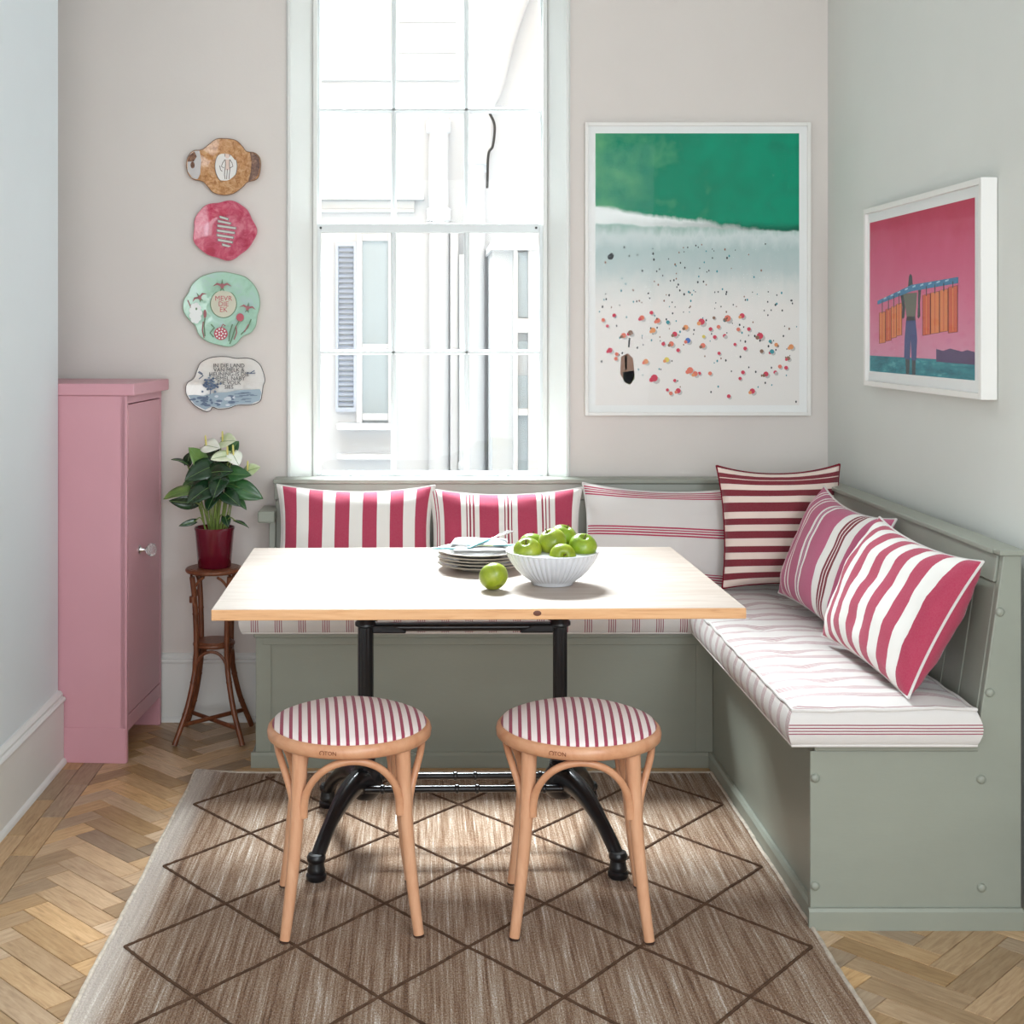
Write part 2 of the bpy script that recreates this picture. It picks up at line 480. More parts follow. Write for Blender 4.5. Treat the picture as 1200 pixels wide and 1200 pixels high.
f.tube([(.025, YS+.014, 1.808), (.045, YS+.018, 1.812), (.062, YS+.022, 1.810)], [.005, .004, .005], 8)
f.build('sash_fastener', M_chrome, low, smooth=True)
for x in (-.389, .402):
    MB().lathe([(.0045, 0), (.0045, .003), (0, .004)], 12).xf(Matrix.Translation((x, YS, 1.779)) @ Matrix.Rotation(R(90), 4, 'X')).build('screw_hole_plug', plain('dark_screw', (.03, .03, .03, 1), .4), low, smooth=True)

# ------------------------------------------------------------------ outside: the light well
M_ext = paint('exterior_render', srgb(216, 219, 223), .9, .02, 2, .1, 40, .1)
M_ext2 = paint('exterior_grey', srgb(206, 211, 215), .85, .03, 2, .1, 40, .1)
M_extd = plain('exterior_dark_glass', srgb(164, 178, 186), .25)
M_shut = paint('shutter_paint', srgb(190, 202, 220), .6, .02, 4, .05, 40)
YX = 7.4; K = YX/1560
def ex(u, v): return ((u-500)*K, 1.4-(v-388)*K)
def exbox(mb, u0, u1, v0, v1, y0, y1, mi=0):
    a, b = ex(u0, v1), ex(u1, v0); return mb.box(a[0], b[0], y0, y1, a[1], b[1], mi)
g = MB().box(-4, 4, D+.24, YX+.3, -1.2, -1.0).build('courtyard_ground', M_ext2); tag(g, kind='structure')
hs = thing('neighbouring_house', 'white rendered house wall seen through the sash window', 'house', (0, YX, -1.0), world=True)
MB().box(-4, 4, YX, YX+.3, -1.0, 3.9).build('wall', M_ext, hs)
mb = MB(); exbox(mb, 372, 540, 88, 96, YX-.05, YX); mb.build('string_course', M_ext2, hs, bevel=.006)
mb = MB(); exbox(mb, 372, 497, 230, 236, YX-.10, YX); exbox(mb, 372, 486, 236, 246, YX-.05, YX); exbox(mb, 372, 486, 246, 250, YX-.07, YX); mb.build('ledge_moulding', M_ext2, hs, bevel=.006)
for v in (24, 60): 
    mb = MB(); exbox(mb, 468, 534, v, v+3, YX-.02, YX); mb.build('wall_band', M_ext2, hs)
mb = MB(); exbox(mb, 527, 537, 270, 560, YX-.09, YX); mb.build('corner_pilaster', M_ext, hs, bevel=.01)
wf = MB(); exbox(wf, 418, 425, 275, 495, YX-.05, YX); exbox(wf, 455, 462, 275, 495, YX-.05, YX); exbox(wf, 425, 455, 275, 283, YX-.05, YX); exbox(wf, 425, 455, 403, 409, YX-.05, YX); exbox(wf, 425, 455, 484, 492, YX-.05, YX)
w_ = wf.build('house_window', M_ext, hs, bevel=.004)
mb = MB(); exbox(mb, 425, 455, 283, 403, YX-.02, YX-.001); exbox(mb, 425, 455, 409, 484, YX-.02, YX-.001); mb.build('pane', M_extd, w_)
mb = MB(); exbox(mb, 396, 462, 495, 502, YX-.14, YX); exbox(mb, 396, 462, 530, 537, YX-.10, YX); mb.build('window_ledge', M_ext, hs, bevel=.005)
sh = MB(); exbox(sh, 394, 397, 284, 482, YX-.045, YX); exbox(sh, 415, 418, 284, 482, YX-.045, YX); exbox(sh, 397, 415, 284, 289, YX-.045, YX); exbox(sh, 397, 415, 477, 482, YX-.045, YX)
sho = sh.build('shutter', M_shut, hs)
v = 291
while v < 476:
    a, b = ex(397, v+4), ex(415, v)
    MB().add([(a[0], YX-.012, b[1]), (b[0], YX-.012, b[1]), (b[0], YX-.04, a[1]), (a[0], YX-.04, a[1]), (a[0], YX-.004, b[1]), (b[0], YX-.004, b[1]), (b[0], YX-.032, a[1]), (a[0], YX-.032, a[1])],
             [(0, 1, 2, 3), (4, 7, 6, 5), (0, 4, 5, 1), (3, 2, 6, 7), (0, 3, 7, 4), (1, 5, 6, 2)]).build('slat', M_shut, sho)
    v += 6
# drain pipes on the wall: each its own thing
def pipe(pts, r, label, name='drainpipe', rings=()):
    base = pts[-1]
    t = thing(name, label, 'drainpipe', base, world=True)
    MB().tube(catmull(pts, 6) if len(pts) > 2 else pts, r, 16).build('pipe', M_ext, t, smooth=True)
    for (p, h) in rings:
        MB().lathe([(r*1.0, 0), (r*1.25, .01), (r*1.25, h-.01), (r*1.0, h)], 16, p).build('collar', M_ext, t, smooth=True)
    return t
x, z1 = ex(514, 140); 
p1 = pipe([(x, YX-.08, z1), (x, YX-.08, 1.4), (x, YX-.08, -1.0)], .055, 'straight white drainpipe below the centre of the upper panes', rings=[((x, YX-.08, ex(0, 160)[1]), .08), ((x, YX-.08, ex(0, 262)[1]), .08)])
x2, _ = ex(557.5, 0)
p2 = pipe([(ex(612, 0)[0]+.06, YX-.12, ex(0, -40)[1]), (*[ex(596, 0)[0]], YX-.12, ex(0, 40)[1]), (ex(578, 0)[0], YX-.12, ex(0, 108)[1]), (x2+.02, YX-.12, ex(0, 140)[1]), (x2, YX-.12, ex(0, 180)[1]), (x2, YX-.12, -1.0)], .048, 'white drainpipe slanting up to the right behind the right panes', rings=[((x2, YX-.12, ex(0, 206)[1]), .08)])
hp = MB(); a, b = ex(551, 185), ex(574, 140)
hp.prism([(a[0]+.02, a[1]-.06), (b[0]-.02, a[1]-.06), (b[0], a[1]+.04), (b[0], b[1]), (a[0], b[1]), (a[0], a[1]+.04)], YX-.22, YX-.02, 'y')
hp.build('rainwater_hopper', M_ext, p2, bevel=.006)
cb = MB().tube(catmull([(ex(571, 0)[0], YX-.24, ex(0, 140)[1]), (ex(577, 0)[0], YX-.24, ex(0, 155)[1]), (ex(575, 0)[0], YX-.24, ex(0, 178)[1]), (ex(570, 0)[0], YX-.24, ex(0, 188)[1]), (ex(569, 0)[0], YX-.20, ex(0, 225)[1])], 6), .007, 8)
o = cb.build('cable', plain('black_cable', (.02, .02, .02, 1), .5), smooth=True); tag(o, 'thin black cable bowing past the drainpipe outside', 'cable')
p3x = ex(541, 0)[0]
pipe([(p3x, YX-.13, ex(0, 300)[1]), (p3x, YX-.13, -1.0)], .018, 'thin white pipe low on the wall behind the middle lower panes', 'waste_pipe', [((p3x, YX-.13, ex(0, 548)[1]), .05)])
# side wing with tall sash at right
wg = thing('side_wing', 'pale grey side wing with a tall white window outside at right', 'building', (ex(600, 0)[0], YX-.5, -1.0), world=True)
KW = (YX-.6)/1560
def ew(u, v): return ((u-500)*KW, 1.4-(v-388)*KW)
def ewbox(mb, u0, u1, v0, v1, y0, y1):
    a, b = ew(u0, v1), ew(u1, v0); return mb.box(a[0], b[0], y0, y1, a[1], b[1])
a = ew(577, 292)
MB().box(a[0], 2.4, YX-.6, YX-.001, -1.0, a[1]).build('wall', M_ext2, wg)
mb = MB(); ewbox(mb, 574, 640, 286, 294, YX-.68, YX-.002); mb.build('coping', M_ext, wg)
mb = MB()
for q in ((601, 606, 292, 565), (618, 640, 292, 565), (606, 618, 373, 390), (606, 618, 478, 486)): ewbox(mb, *q, YX-.66, YX-.601)
w_ = mb.build('wing_window', M_ext, wg, bevel=.004)
for q in ((606, 618, 296, 372), (606, 618, 400, 410), (606, 618, 440, 478), (606, 618, 486, 560)):
    mb = MB(); ewbox(mb, *q, YX-.62, YX-.602); mb.build('pane', M_extd, w_)

# ------------------------------------------------------------------ corner bench
bn = thing('corner_bench', 'sage green L-shaped banquette with grooved back running under window and right wall', 'bench', (.4, 4.3, 0), world=True)
G = M_green
BX0 = -.549; YF = 4.28; XF = .92; YEND = 3.12
MB().box(BX0+.022, XF+.02, YF, YF+.018, .0, .416).build('front_panel', G, bn, bevel=.002)
MB().box(XF, XF+.018, YEND+.02, YF+.018, .0, .416).build('front_panel', G, bn, bevel=.002)
MB().box(BX0+.0, BX0+.05, YF-.005, YF-.0002, .048, .416).build('stile', G, bn, bevel=.002)
MB().box(XF-.055, XF-.0005, YF-.005, YF-.0002, .048, .416).build('stile', G, bn, bevel=.002)
MB().box(BX0+.022, XF-.0, YF-.006, YF-.0002, .392, .416).build('rail', G, bn, bevel=.002)
# skirtings
MB().prism([(YF-.001, 0), (YF-.016, 0), (YF-.016, .040), (YF-.010, .048), (YF-.001, .048)], BX0-.014, XF-.0165, 'x').build('skirting_board', G, bn)
MB().prism([(XF-.001, 0), (XF-.016, 0), (XF-.016, .040), (XF-.010, .048), (XF-.001, .048)], YEND+.0005, YF-.0005, 'y').build('skirting_board', G, bn)
MB().prism([(YEND-.0005, 0), (YEND-.013, 0), (YEND-.013, .043), (YEND-.008, .050), (YEND-.0005, .050)], XF-.027, 1.394, 'x').build('skirting_board', G, bn)
MB().prism([(BX0-.0005, 0), (BX0-.014, 0), (BX0-.014, .040), (BX0-.008, .048), (BX0-.0005, .048)], YF-.0, 4.74, 'y').build('skirting_board', G, bn)
# seat boards
MB().box(BX0-.006, XF-.012, YF-.012, 4.62, .416, .4315).build('seat_board', G, bn, bevel=.003)
MB().box(XF-.0115, 1.292, YEND-.004, 4.62, .416, .4315).build('seat_board', G, bn, bevel=.003)
# end panel at right front
ep = MB().prism([(.899, .002), (1.394, .002), (1.394, .874), (1.352, .874), (1.289, .434), (1.289, .4155), (.899, .4155)], YEND, YEND+.020, 'y').build('end_panel', G, bn, bevel=.0025)
MB().box(1.340, 1.402, YEND-.008, YEND+.03, .874, .887).build('end_cap', G, bn, bevel=.003)
def button(u, v):
    d = YEND
    return ((u-500)*d/1560, 1.4-(v-388)*d/1560)
for (u, v) in ((955, 911.5), (1149.5, 913), (955, 1038), (1150, 1040), (1171.5, 717), (1159.5, 811.5)):
    x, z = button(u, v)
    c = MB().lathe([(.0105, 0), (.0105, .003), (.008, .0065), (.004, .008), (0, .0085)], 20)
    c.xf(Matrix.Translation((x, YEND, z)) @ Matrix.Rotation(R(90), 4, 'X')).build('screw_cap', G, ep, smooth=True)
# left end: lower panel, back post and its cap
lp = MB().prism([(4.279, .001), (4.745, .001), (4.745, .735), (4.645, .735), (4.625, .434), (4.625, .4155), (4.279, .4155)], BX0, BX0+.0215, 'x').build('end_panel', G, bn, bevel=.002)
MB().box(-.585, -.526, 4.60, 4.765, .736, .776).build('end_cap', G, bn, bevel=.006)
# leaning back: boards, rail, cap
def lean_prism_x(mb, x0, x1, z0, z1, th, g=.0035):   # boards of the back under the window
    def yb(z): return 4.628 + (z-.43)*.155
    for (a, b) in ((x0, x1),):
        pts = []
        vs = []
        for z in (z0, z1):
            y = yb(z)
            vs += [(a+g, y, z), (b-g, y, z), (b, y+g, z), (b, y+th, z), (a, y+th, z), (a, y+g, z)]
        mb.add(vs, [(5, 4, 3, 2, 1, 0), (6, 7, 8, 9, 10, 11)] + [(i, (i+1) % 6, 6+(i+1) % 6, 6+i) for i in range(6)])
    return mb
def lean_prism_y(mb, y0, y1, z0, z1, th, g=.0035):
    def xb(z): return 1.287 + (z-.43)*.148
    vs = []
    for z in (z0, z1):
        x = xb(z)
        vs += [(x, y0+g, z), (x, y1-g, z), (x+g, y1, z), (x+th, y1, z), (x+th, y0, z), (x+g, y0, z)]
    return mb.add(vs, [(5, 4, 3, 2, 1, 0), (6, 7, 8, 9, 10, 11)] + [(i, (i+1) % 6, 6+(i+1) % 6, 6+i) for i in range(6)])
x = -.532
while x < 1.24:
    x1 = min(x+.111, 1.33); lean_prism_x(MB(), x+.0008, x1-.0008, .432, .806, .014).build('back_board', G, bn); x += .111
y = YEND+.021
while y < 4.6:
    y1 = min(y+.111, 4.66); lean_prism_y(MB(), y+.0008, y1-.0008, .432, .806, .014).build('back_board', G, bn); y += .111
def yb(z): return 4.628 + (z-.43)*.155
def xb(z): return 1.287 + (z-.43)*.148
MB().prism([(yb(.808)-.006, .808), (yb(.862)-.006, .862), (yb(.862)+.018, .862), (yb(.808)+.018, .808)], -.536, 1.40, 'x').build('top_rail', G, bn, bevel=.002)
MB().prism([(xb(.808)-.006, .808), (xb(.872)-.006, .872), (xb(.872)+.018, .872), (xb(.808)+.018, .808)], YEND+.022, 4.67, 'y').build('top_rail', G, bn, bevel=.002)
MB().box(-.540, 1.325, 4.678, 4.772, .863, .879).build('back_cap', G, bn, bevel=.004)
MB().prism([(1.336, YEND+.032), (1.405, YEND+.032), (1.405, 4.772), (1.327, 4.772), (1.327, 4.67), (1.336, 4.66)], .873, .886, 'z').build('back_cap', G, bn, bevel=.003)

# ------------------------------------------------------------------ fabric materials
CRIM = srgb(172, 44, 78); CRIM2 = srgb(150, 30, 60); OFFW = srgb(232, 228, 222); PINKW = srgb(236, 222, 218)
DKRED = srgb(120, 22, 40); CREAM = srgb(232, 212, 200); MAUVE = srgb(182, 84, 118); NAT = srgb(216, 210, 206)
def bold(n, first=True):
    st = [(0, OFFW), (.03, CRIM)] if first else [(0, CRIM)]
    per = (1-.03)/(n-.5); p = .03
    for i in range(n):
        if i: st.append((p + i*per, CRIM))
        st.append((p + i*per + per*.5, OFFW))
    return [s for s in st if s[0] < .999]
b1 = [(0, OFFW), (.035, CRIM)]
k = .035
for i in range(6):
    if i: b1.append((k, CRIM))
    b1.append((k+.089, OFFW)); k += .170
M_bold = stripes('bold_stripe_linen', [s for s in b1 if s[0] < .995])
b6 = [(0, CRIM)]; k = 0
for i in range(7):
    if i: b6.append((k, CRIM))
    b6.append((k+.077, OFFW)); k += .1538
M_bold7 = stripes('bold_stripe_linen_narrow', [s for s in b6 if s[0] < .999])
def fine_groups():
    st = [(0, OFFW)]
    def band(a, b, c): st.append((a, c)); st.append((b, OFFW))
    band(.02, .03, CRIM); band(.04, .05, CRIM)
    for i in range(4):
        c = .145 + i*.245
        band(c-.062, c+.062, CRIM)
        if i < 3:
            g = c+.1225
            for q in (-.022, 0, .022): band(g+q-.006, g+q+.004, CRIM2)
    return st
M_fine = stripes('wide_and_fine_stripe_linen', fine_groups())
def three():
    st = [(0, NAT)]
    for c in (.06, .52, .93):
        for q in (-.039, -.013, .013, .039):
            st.append((c+q-.009, CRIM)); st.append((c+q+.006, NAT))
    return st
M_nat = stripes('natural_linen_line_stripe', three(), axis=1, fade=.05)
d4 = [(0, CREAM)]
for a, b in ((.06, .115), (.17, .23), (.285, .335), (.395, .455), (.505, .555), (.61, .69), (.745, .80), (.85, .895), (.905, .945), (.985, 1.0)):
    d4.append((a, DKRED)); d4.append((b, CREAM))
M_dark = stripes('dark_red_stripe_linen', d4[:-1], axis=1, fade=.06)
p5 = [(0, MAUVE)]
for a, b, c in ((.10, .115, PINKW), (.135, .15, PINKW), (.225, .245, PINKW), (.27, .29, PINKW), (.40, .425, OFFW), (.435, .445, srgb(170, 150, 165)), (.455, .48, OFFW)):
    p5.append((a, c)); p5.append((b, MAUVE))
p5 += [(.66, OFFW), (.73, DKRED), (.75, PINKW), (.757, DKRED), (.777, PINKW), (.784, DKRED), (.804, OFFW), (.86, MAUVE)]
M_mauve = stripes('mauve_stripe_linen', p5)
LINE = srgb(150, 72, 88)
tk = [(0, NAT)]
for a in (.10, .19, .28, .37): tk.append((a, LINE)); tk.append((a+.035, NAT))
M_tick = stripes('ticking_cushion_cloth', tk, freq=1/.076, wob=.0012, fade=.05)
M_tickb = M_tick
stl = [(0, PINKW), (.62, srgb(150, 48, 74))]
M_stool = stripes('stool_stripe_cloth', stl, coord='Object', axis=0, freq=1/.0215, off=.31, wob=.001, fade=.06)
M_pipe_nat = paint('piping_natural', NAT, .85, .03, 30, .2, 500, .15)
M_pipe_red = paint('piping_red', CRIM, .85, .05, 30, .2, 500, .15)
M_pipe_dark = paint('piping_dark_red', DKRED, .85, .05, 30, .2, 500, .15)

# ------------------------------------------------------------------ seat cushions
def seat_cushion(name, label, x0, x1, y0, y1, z0, z1, axis, tufts, seed):
    t = thing(name, label, 'cushion', ((x0+x1)/2, (y0+y1)/2, z0), world=True, group='striped seat cushions on the bench')
    nx = max(10, int((x1-x0)/.022)); ny = max(10, int((y1-y0)/.022)); nz = 6
    r = random.Random(seed)
    def top(x, y):
        ex_ = min(x-x0, x1-x); ey = min(y-y0, y1-y); e = min(ex_, ey)
        z = z1 + .020*(1-exp(-e/.06)) - .002
        for (tx, ty) in tufts:
            d2 = (x-tx)**2 + (y-ty)**2
            z -= .010*exp(-d2/.0012) + .006*exp(-d2/.012)
        z += .004*noise.noise(Vector((x*9, y*7, seed))) + .0025*noise.noise(Vector((x*24, y*20, seed+3)))
        if axis == 1: z += .0022*sin(y*46+sin(x*9)*1.2)
        return z
    def outl(x, y, s):   # bulge of the side walls, s in 0..1 up the wall
        bl = .012*sin(pi*s)
        dx = -bl if x <= x0+1e-6 else (bl if x >= x1-1e-6 else 0)
        dy = -bl if y <= y0+1e-6 else (bl if y >= y1-1e-6 else 0)
        return dx, dy
    mb = MB()
    def gi(i, j): return j*(nx+1)+i
    vs = []
    for j in range(ny+1):
        for i in range(nx+1):
            x = x0+(x1-x0)*i/nx; y = y0+(y1-y0)*j/ny; vs.append((x, y, top(x, y)))
    fs = [(gi(i, j), gi(i+1, j), gi(i+1, j+1), gi(i, j+1)) for j in range(ny) for i in range(nx)]
    ring = [gi(i, 0) for i in range(nx)] + [gi(nx, j) for j in range(ny)] + [gi(i, ny) for i in range(nx, 0, -1)] + [gi(0, j) for j in range(ny, 0, -1)]
    prev = ring
    for q in range(1, nz+1):
        s = 1-q/nz; cur = []
        for g in ring:
            x, y, z = vs[g]; dx, dy = outl(x, y, s)
            wv = .003*noise.noise(Vector((x*6, y*6, 1.7*q)))
            cur.append(len(vs)); vs.append((x+dx, y+dy, z0+(z-z0)*s + (wv if 0 < q < nz else 0)))
        for a in range(len(ring)):
            b = (a+1) % len(ring); fs.append((prev[a], cur[a], cur[b], prev[b]))
        prev = cur
    fs.append(tuple(reversed(prev)))
    mb.add(vs, fs)
    o = mb.build('cover', M_tick, t, smooth=True, ang=75)
    me = o.data; uv = me.uv_layers.new(name='UVMap'); off = Vector(t['_w'])
    for p in me.polygons:
        for li in p.loop_indices:
            c = me.vertices[me.loops[li].vertex_index].co + off
            if axis == 0: s = c.x if abs(p.normal.x) < .8 else c.x + (1 if p.normal.x > 0 else -1)*(z1-c.z)
            else: s = c.y if abs(p.normal.y) < .75 else (y0 - (z1+.026-c.z) if p.normal.y < 0 else y1+(z1-c.z))
            uv.data[li].uv = (s+3.0, c.z)
    pp = [Vector(vs[g]) for g in ring]
    pb = [Vector((vs[g][0], vs[g][1], z0+.004)) for g in ring]
    MB().tube([p+Vector((0, 0, .001)) for p in pp], .0042, 8, closed=True).build('piping', M_pipe_nat, t, smooth=True)
    MB().tube(pb, .004, 8, closed=True).build('piping', M_pipe_nat, t, smooth=True)
    tm = MB()
    for (tx, ty) in tufts:
        tm2 = MB().lathe([(.008, 0), (.008, .002), (.004, .004), (0, .0045)], 10, (tx, ty, top(tx, ty)-.0005)); tm2.build('tuft', M_pipe_nat, t, smooth=True)
    return t
tb = [(-.45+.26*i, y) for i in range(5) for y in (4.36, 4.52)]
seat_cushion('seat_cushion', 'long ticking-striped seat cushion on the bench under the window behind the table', -.588, .842, 4.250, 4.618, .4325, .512, 0, tb, 2)
tr_ = [(.985+.18*(k % 2), 3.30+.155*k) for k in range(8)] + [(1.165-.18*(k % 2), 3.30+.155*k) for k in range(8)]
seat_cushion('seat_cushion', 'white seat cushion with thin cross stripes along the right arm of the bench', .850, 1.278, 3.095, 4.600, .4325, .522, 1, tr_, 5)

# ------------------------------------------------------------------ pillows
def pillow(label, w, h, t, mat, pipe, loc, tilt, yaw, roll=0, seed=0, sag=.0, wr=1.0, pinch=.075, flange=0):
    t_ = thing('pillow', label, 'pillow', loc, 0, 'striped linen pillows on the bench')
    t_.rotation_euler = (R(tilt), R(roll), R(yaw))
    nu, nv = 44, 34; mb = MB(); vs = []; uvs = []
    def pos(u, v, side):
        x = w/2*u*(1-pinch*(1-abs(v)**2.2)*abs(u)**3)
        z = h/2*v*(1-pinch*(1-abs(u)**2.2)*abs(v)**3)
        p = max(0, (1-abs(u)**2.6)*(1-abs(v)**2.6))
        y = side*t/2*p**.52
        z += -sag*(1-u*u)*max(0, v)**2
        f = .5+.5*p
        y += side*wr*f*(.009*noise.noise(Vector((u*2.3, v*2.3, seed))) + .003*noise.noise(Vector((u*6, v*5, seed+9))))*min(1, p*6)
        e = max(abs(u), abs(v))
        if e > .8:    # gathered puckers at the corners and seams
            y += side*wr*.0026*sin(u*26+v*19+seed)*(e-.8)*5*min(1, p*8)
        y += .006*sin(u*2.1+seed)*v
        return (x, y, z)
    def idx(i, j, s): return s*(nu+1)*(nv+1) + j*(nu+1)+i
    for s, side in ((0, -1), (1, 1)):
        for j in range(nv+1):
            for i in range(nu+1):
                u = sin((2*i/nu-1)*pi/2*.999)/sin(pi/2*.999); v = sin((2*j/nv-1)*pi/2*.999)/sin(pi/2*.999)
                vs.append(pos(u, v, side)); uvs.append(((u+1)/2, (v+1)/2))
    fs = []
    for j in range(nv):
        for i in range(nu):
            fs.append((idx(i, j, 0), idx(i+1, j, 0), idx(i+1, j+1, 0), idx(i, j+1, 0)))
            fs.append((idx(i, j, 1), idx(i, j+1, 1), idx(i+1, j+1, 1), idx(i+1, j, 1)))
    mb.add(vs, fs)
    o = mb.build('cover', mat, t_, smooth=True, ang=80, recalc=False)
    me = o.data; uv = me.uv_layers.new(name='UVMap')
    for lp_ in me.loops: uv.data[lp_.index].uv = uvs[lp_.vertex_index]
    ring = [vs[idx(i, 0, 0)] for i in range(nu)] + [vs[idx(nu, j, 0)] for j in range(nv)] + [vs[idx(i, nv, 0)] for i in range(nu, 0, -1)] + [vs[idx(0, j, 0)] for j in range(nv, 0, -1)]
    MB().tube(ring, .0035 if not flange else .0045, 8, closed=True).build('seam_piping', pipe, t_, smooth=True)
    return t_
pillow('oblong pillow with bold crimson and white upright stripes at the plant end of the bench', .545, .335, .145, M_bold, M_pipe_nat, (-.245, 4.575, .702), -10, 1, .5, 1, .012)
pillow('oblong pillow with wide crimson blocks and groups of fine stripes, directly behind the plate stack', .53, .325, .14, M_fine, M_pipe_nat, (.272, 4.578, .696), -10, -1, -.5, 2, .012)
pillow('natural linen pillow with thin horizontal crimson lines, behind the apple bowl', .535, .335, .145, M_nat, M_pipe_nat, (.80, 4.560, .702), -12, -2, 2.0, 3, .01)
pillow('square pillow with dark red and cream horizontal stripes in the bench corner', .405, .405, .16, M_dark, M_pipe_dark, (1.178, 4.425, .752), -10, -4, -1.0, 4, .014, 2.0, .085)
pillow('mauve pink striped pillow with a dark red triple line, just before the corner pillow', .50, .37, .16, M_mauve, M_pipe_nat, (1.222, 4.0, .718), -22, -84, 4, 5, .02)
pillow('large bold crimson and white striped pillow leaning on the right bench back nearest the camera', .575, .365, .18, M_bold7, M_pipe_nat, (1.200, 3.415, .708), -27, -86, 2, 6, .012, 1.3)

# ------------------------------------------------------------------ dining table
tb_ = thing('dining_table', 'rectangular limed pine table on a black cast iron double pedestal', 'table', (.1165, 3.56, 0), R(1.0))
mb = MB(); mb.box(-.6275, .6275, -.4425, .4425, .7235, .7499)
mb.m = [1, 0, 1, 1, 1, 1]
mb.build('tabletop', [M_lime, M_pine], tb_, bevel=.0025)
# knot on the front edge
kn = MB().lathe([(.0065, 0), (.004, .0004), (0, .0005)], 14); kn.xf(Matrix.Translation((.135, -.4425, .7385)) @ Matrix.Rotation(R(90), 4, 'X') @ Matrix.Diagonal((1.5, 1, 1, 1)))
kn.build('wood_knot', plain('knot_brown', srgb(96, 50, 28), .5), tb_, smooth=True)
for sx, cx, rr in ((-1, -.2815, .0225), (1, .2495, .0205)):
    cy = .075
    fl = lambda a, z: 1+.035*cos(12*a)
    MB().lathe([(rr*.92, .235), (rr*.92, .60)], 96, (cx, cy, 0), rmod=fl).build('fluted_column', M_iron, tb_, smooth=True, ang=60)
    MB().lathe([(.024, .205), (.030, .212), (.030, .222), (.024, .228), (.027, .233), (.024, .240)], 28, (cx, cy, 0)).build('collar', M_iron, tb_, smooth=True)
    MB().lathe([(.022, .594), (.029, .598), (.029, .606), (.024, .612), (.024, .66), (.034, .700), (.034, .7225)], 28, (cx, cy, 0)).build('capital', M_iron, tb_, smooth=True)
    # hub casting under the column
    hb = MB().lathe([(.0, .128), (.030, .130), (.043, .145), (.047, .172), (.040, .198), (.028, .214), (0, .216)], 28, (cx, cy, 0)); hb.build('hub', M_iron, tb_, smooth=True)
    # top bearer arms, front to back
    MB().prism([(-.30, .7225), (-.30, .708), (-.10, .668), (.0, .648), (.15, .648), (.25, .668), (.36, .708), (.36, .7225)], cx-.014, cx+.014, 'x').build('bearer', M_iron, tb_, bevel=.004)
    # bracket wing towards the bar
    w = -sx
    MB().prism([(cx+w*.018, .600), (cx+w*.075, .600), (cx+w*.11, .585), (cx+w*.11, .577), (cx+w*.018, .577)], cy-.012, cy+.012, 'y').build('bracket', M_iron, tb_, bevel=.004)
    MB().prism([(cx+w*.018, .722), (cx+w*.15, .722), (cx+w*.10, .700), (cx+w*.06, .655), (cx+w*.035, .612), (cx+w*.018, .606)], cy-.010, cy+.010, 'y').build('bracket', M_iron, tb_, bevel=.004)
    for s in (-1, 1):
        dx = sx*.118; dy = s*.255 if s < 0 else .265
        P = catmull([(cx-sx*.0, cy+s*.01, .175), (cx+dx*.20, cy+dy*.18, .182), (cx+dx*.46, cy+dy*.42, .166), (cx+dx*.70, cy+dy*.68, .130), (cx+dx*.88, cy+dy*.88, .092), (cx+dx, cy+dy, .060)], 7)
        n_ = len(P); rad = [.037 - .019*min(1, i/(n_*.6)) for i in range(n_)]
        lg = MB().tube(P, rad, 14).build('curved_leg', M_iron, tb_, smooth=True)
        MB().tube([p+Vector((0, 0, rad[i]*.85)) for i, p in enumerate(P)], .006, 8).build('leg_ridge', M_iron, lg, smooth=True)
        MB().lathe([(.0, .010), (.022, .0105), (.026, .016), (.026, .024), (.0215, .029), (.0235, .035), (.0215, .041), (.0195, .055), (.0235, .060), (.0245, .068), (.020, .076), (0, .078)], 24, (cx+dx, cy+dy, 0)).build('foot', M_iron, lg, smooth=True)
for dy in (-.052, .052):
    r = MB(); y = .075+dy
    r.tube([(-.2815, y, .168), (.2495, y, .168)], .0095, 14)
    for t in (-.235, .005-.04, .02, .2): r.lathe([(.0095, -.006), (.0125, -.003), (.0125, .003), (.0095, .006)], 14, (0, 0, 0)).xf(Matrix.Translation((t, y, .168)) @ Matrix.Rotation(R(90), 4, 'Y'), len(r.v)-56)
    r.build('lower_stretcher', M_iron, tb_, smooth=True)
r = MB(); r.tube([(-.2815, .075, .592), (.2495, .075, .592)], .011, 14); r.box(-.27, .24, .069, .081, .598, .606)
r.build('upper_stretcher', M_iron, tb_, smooth=True)

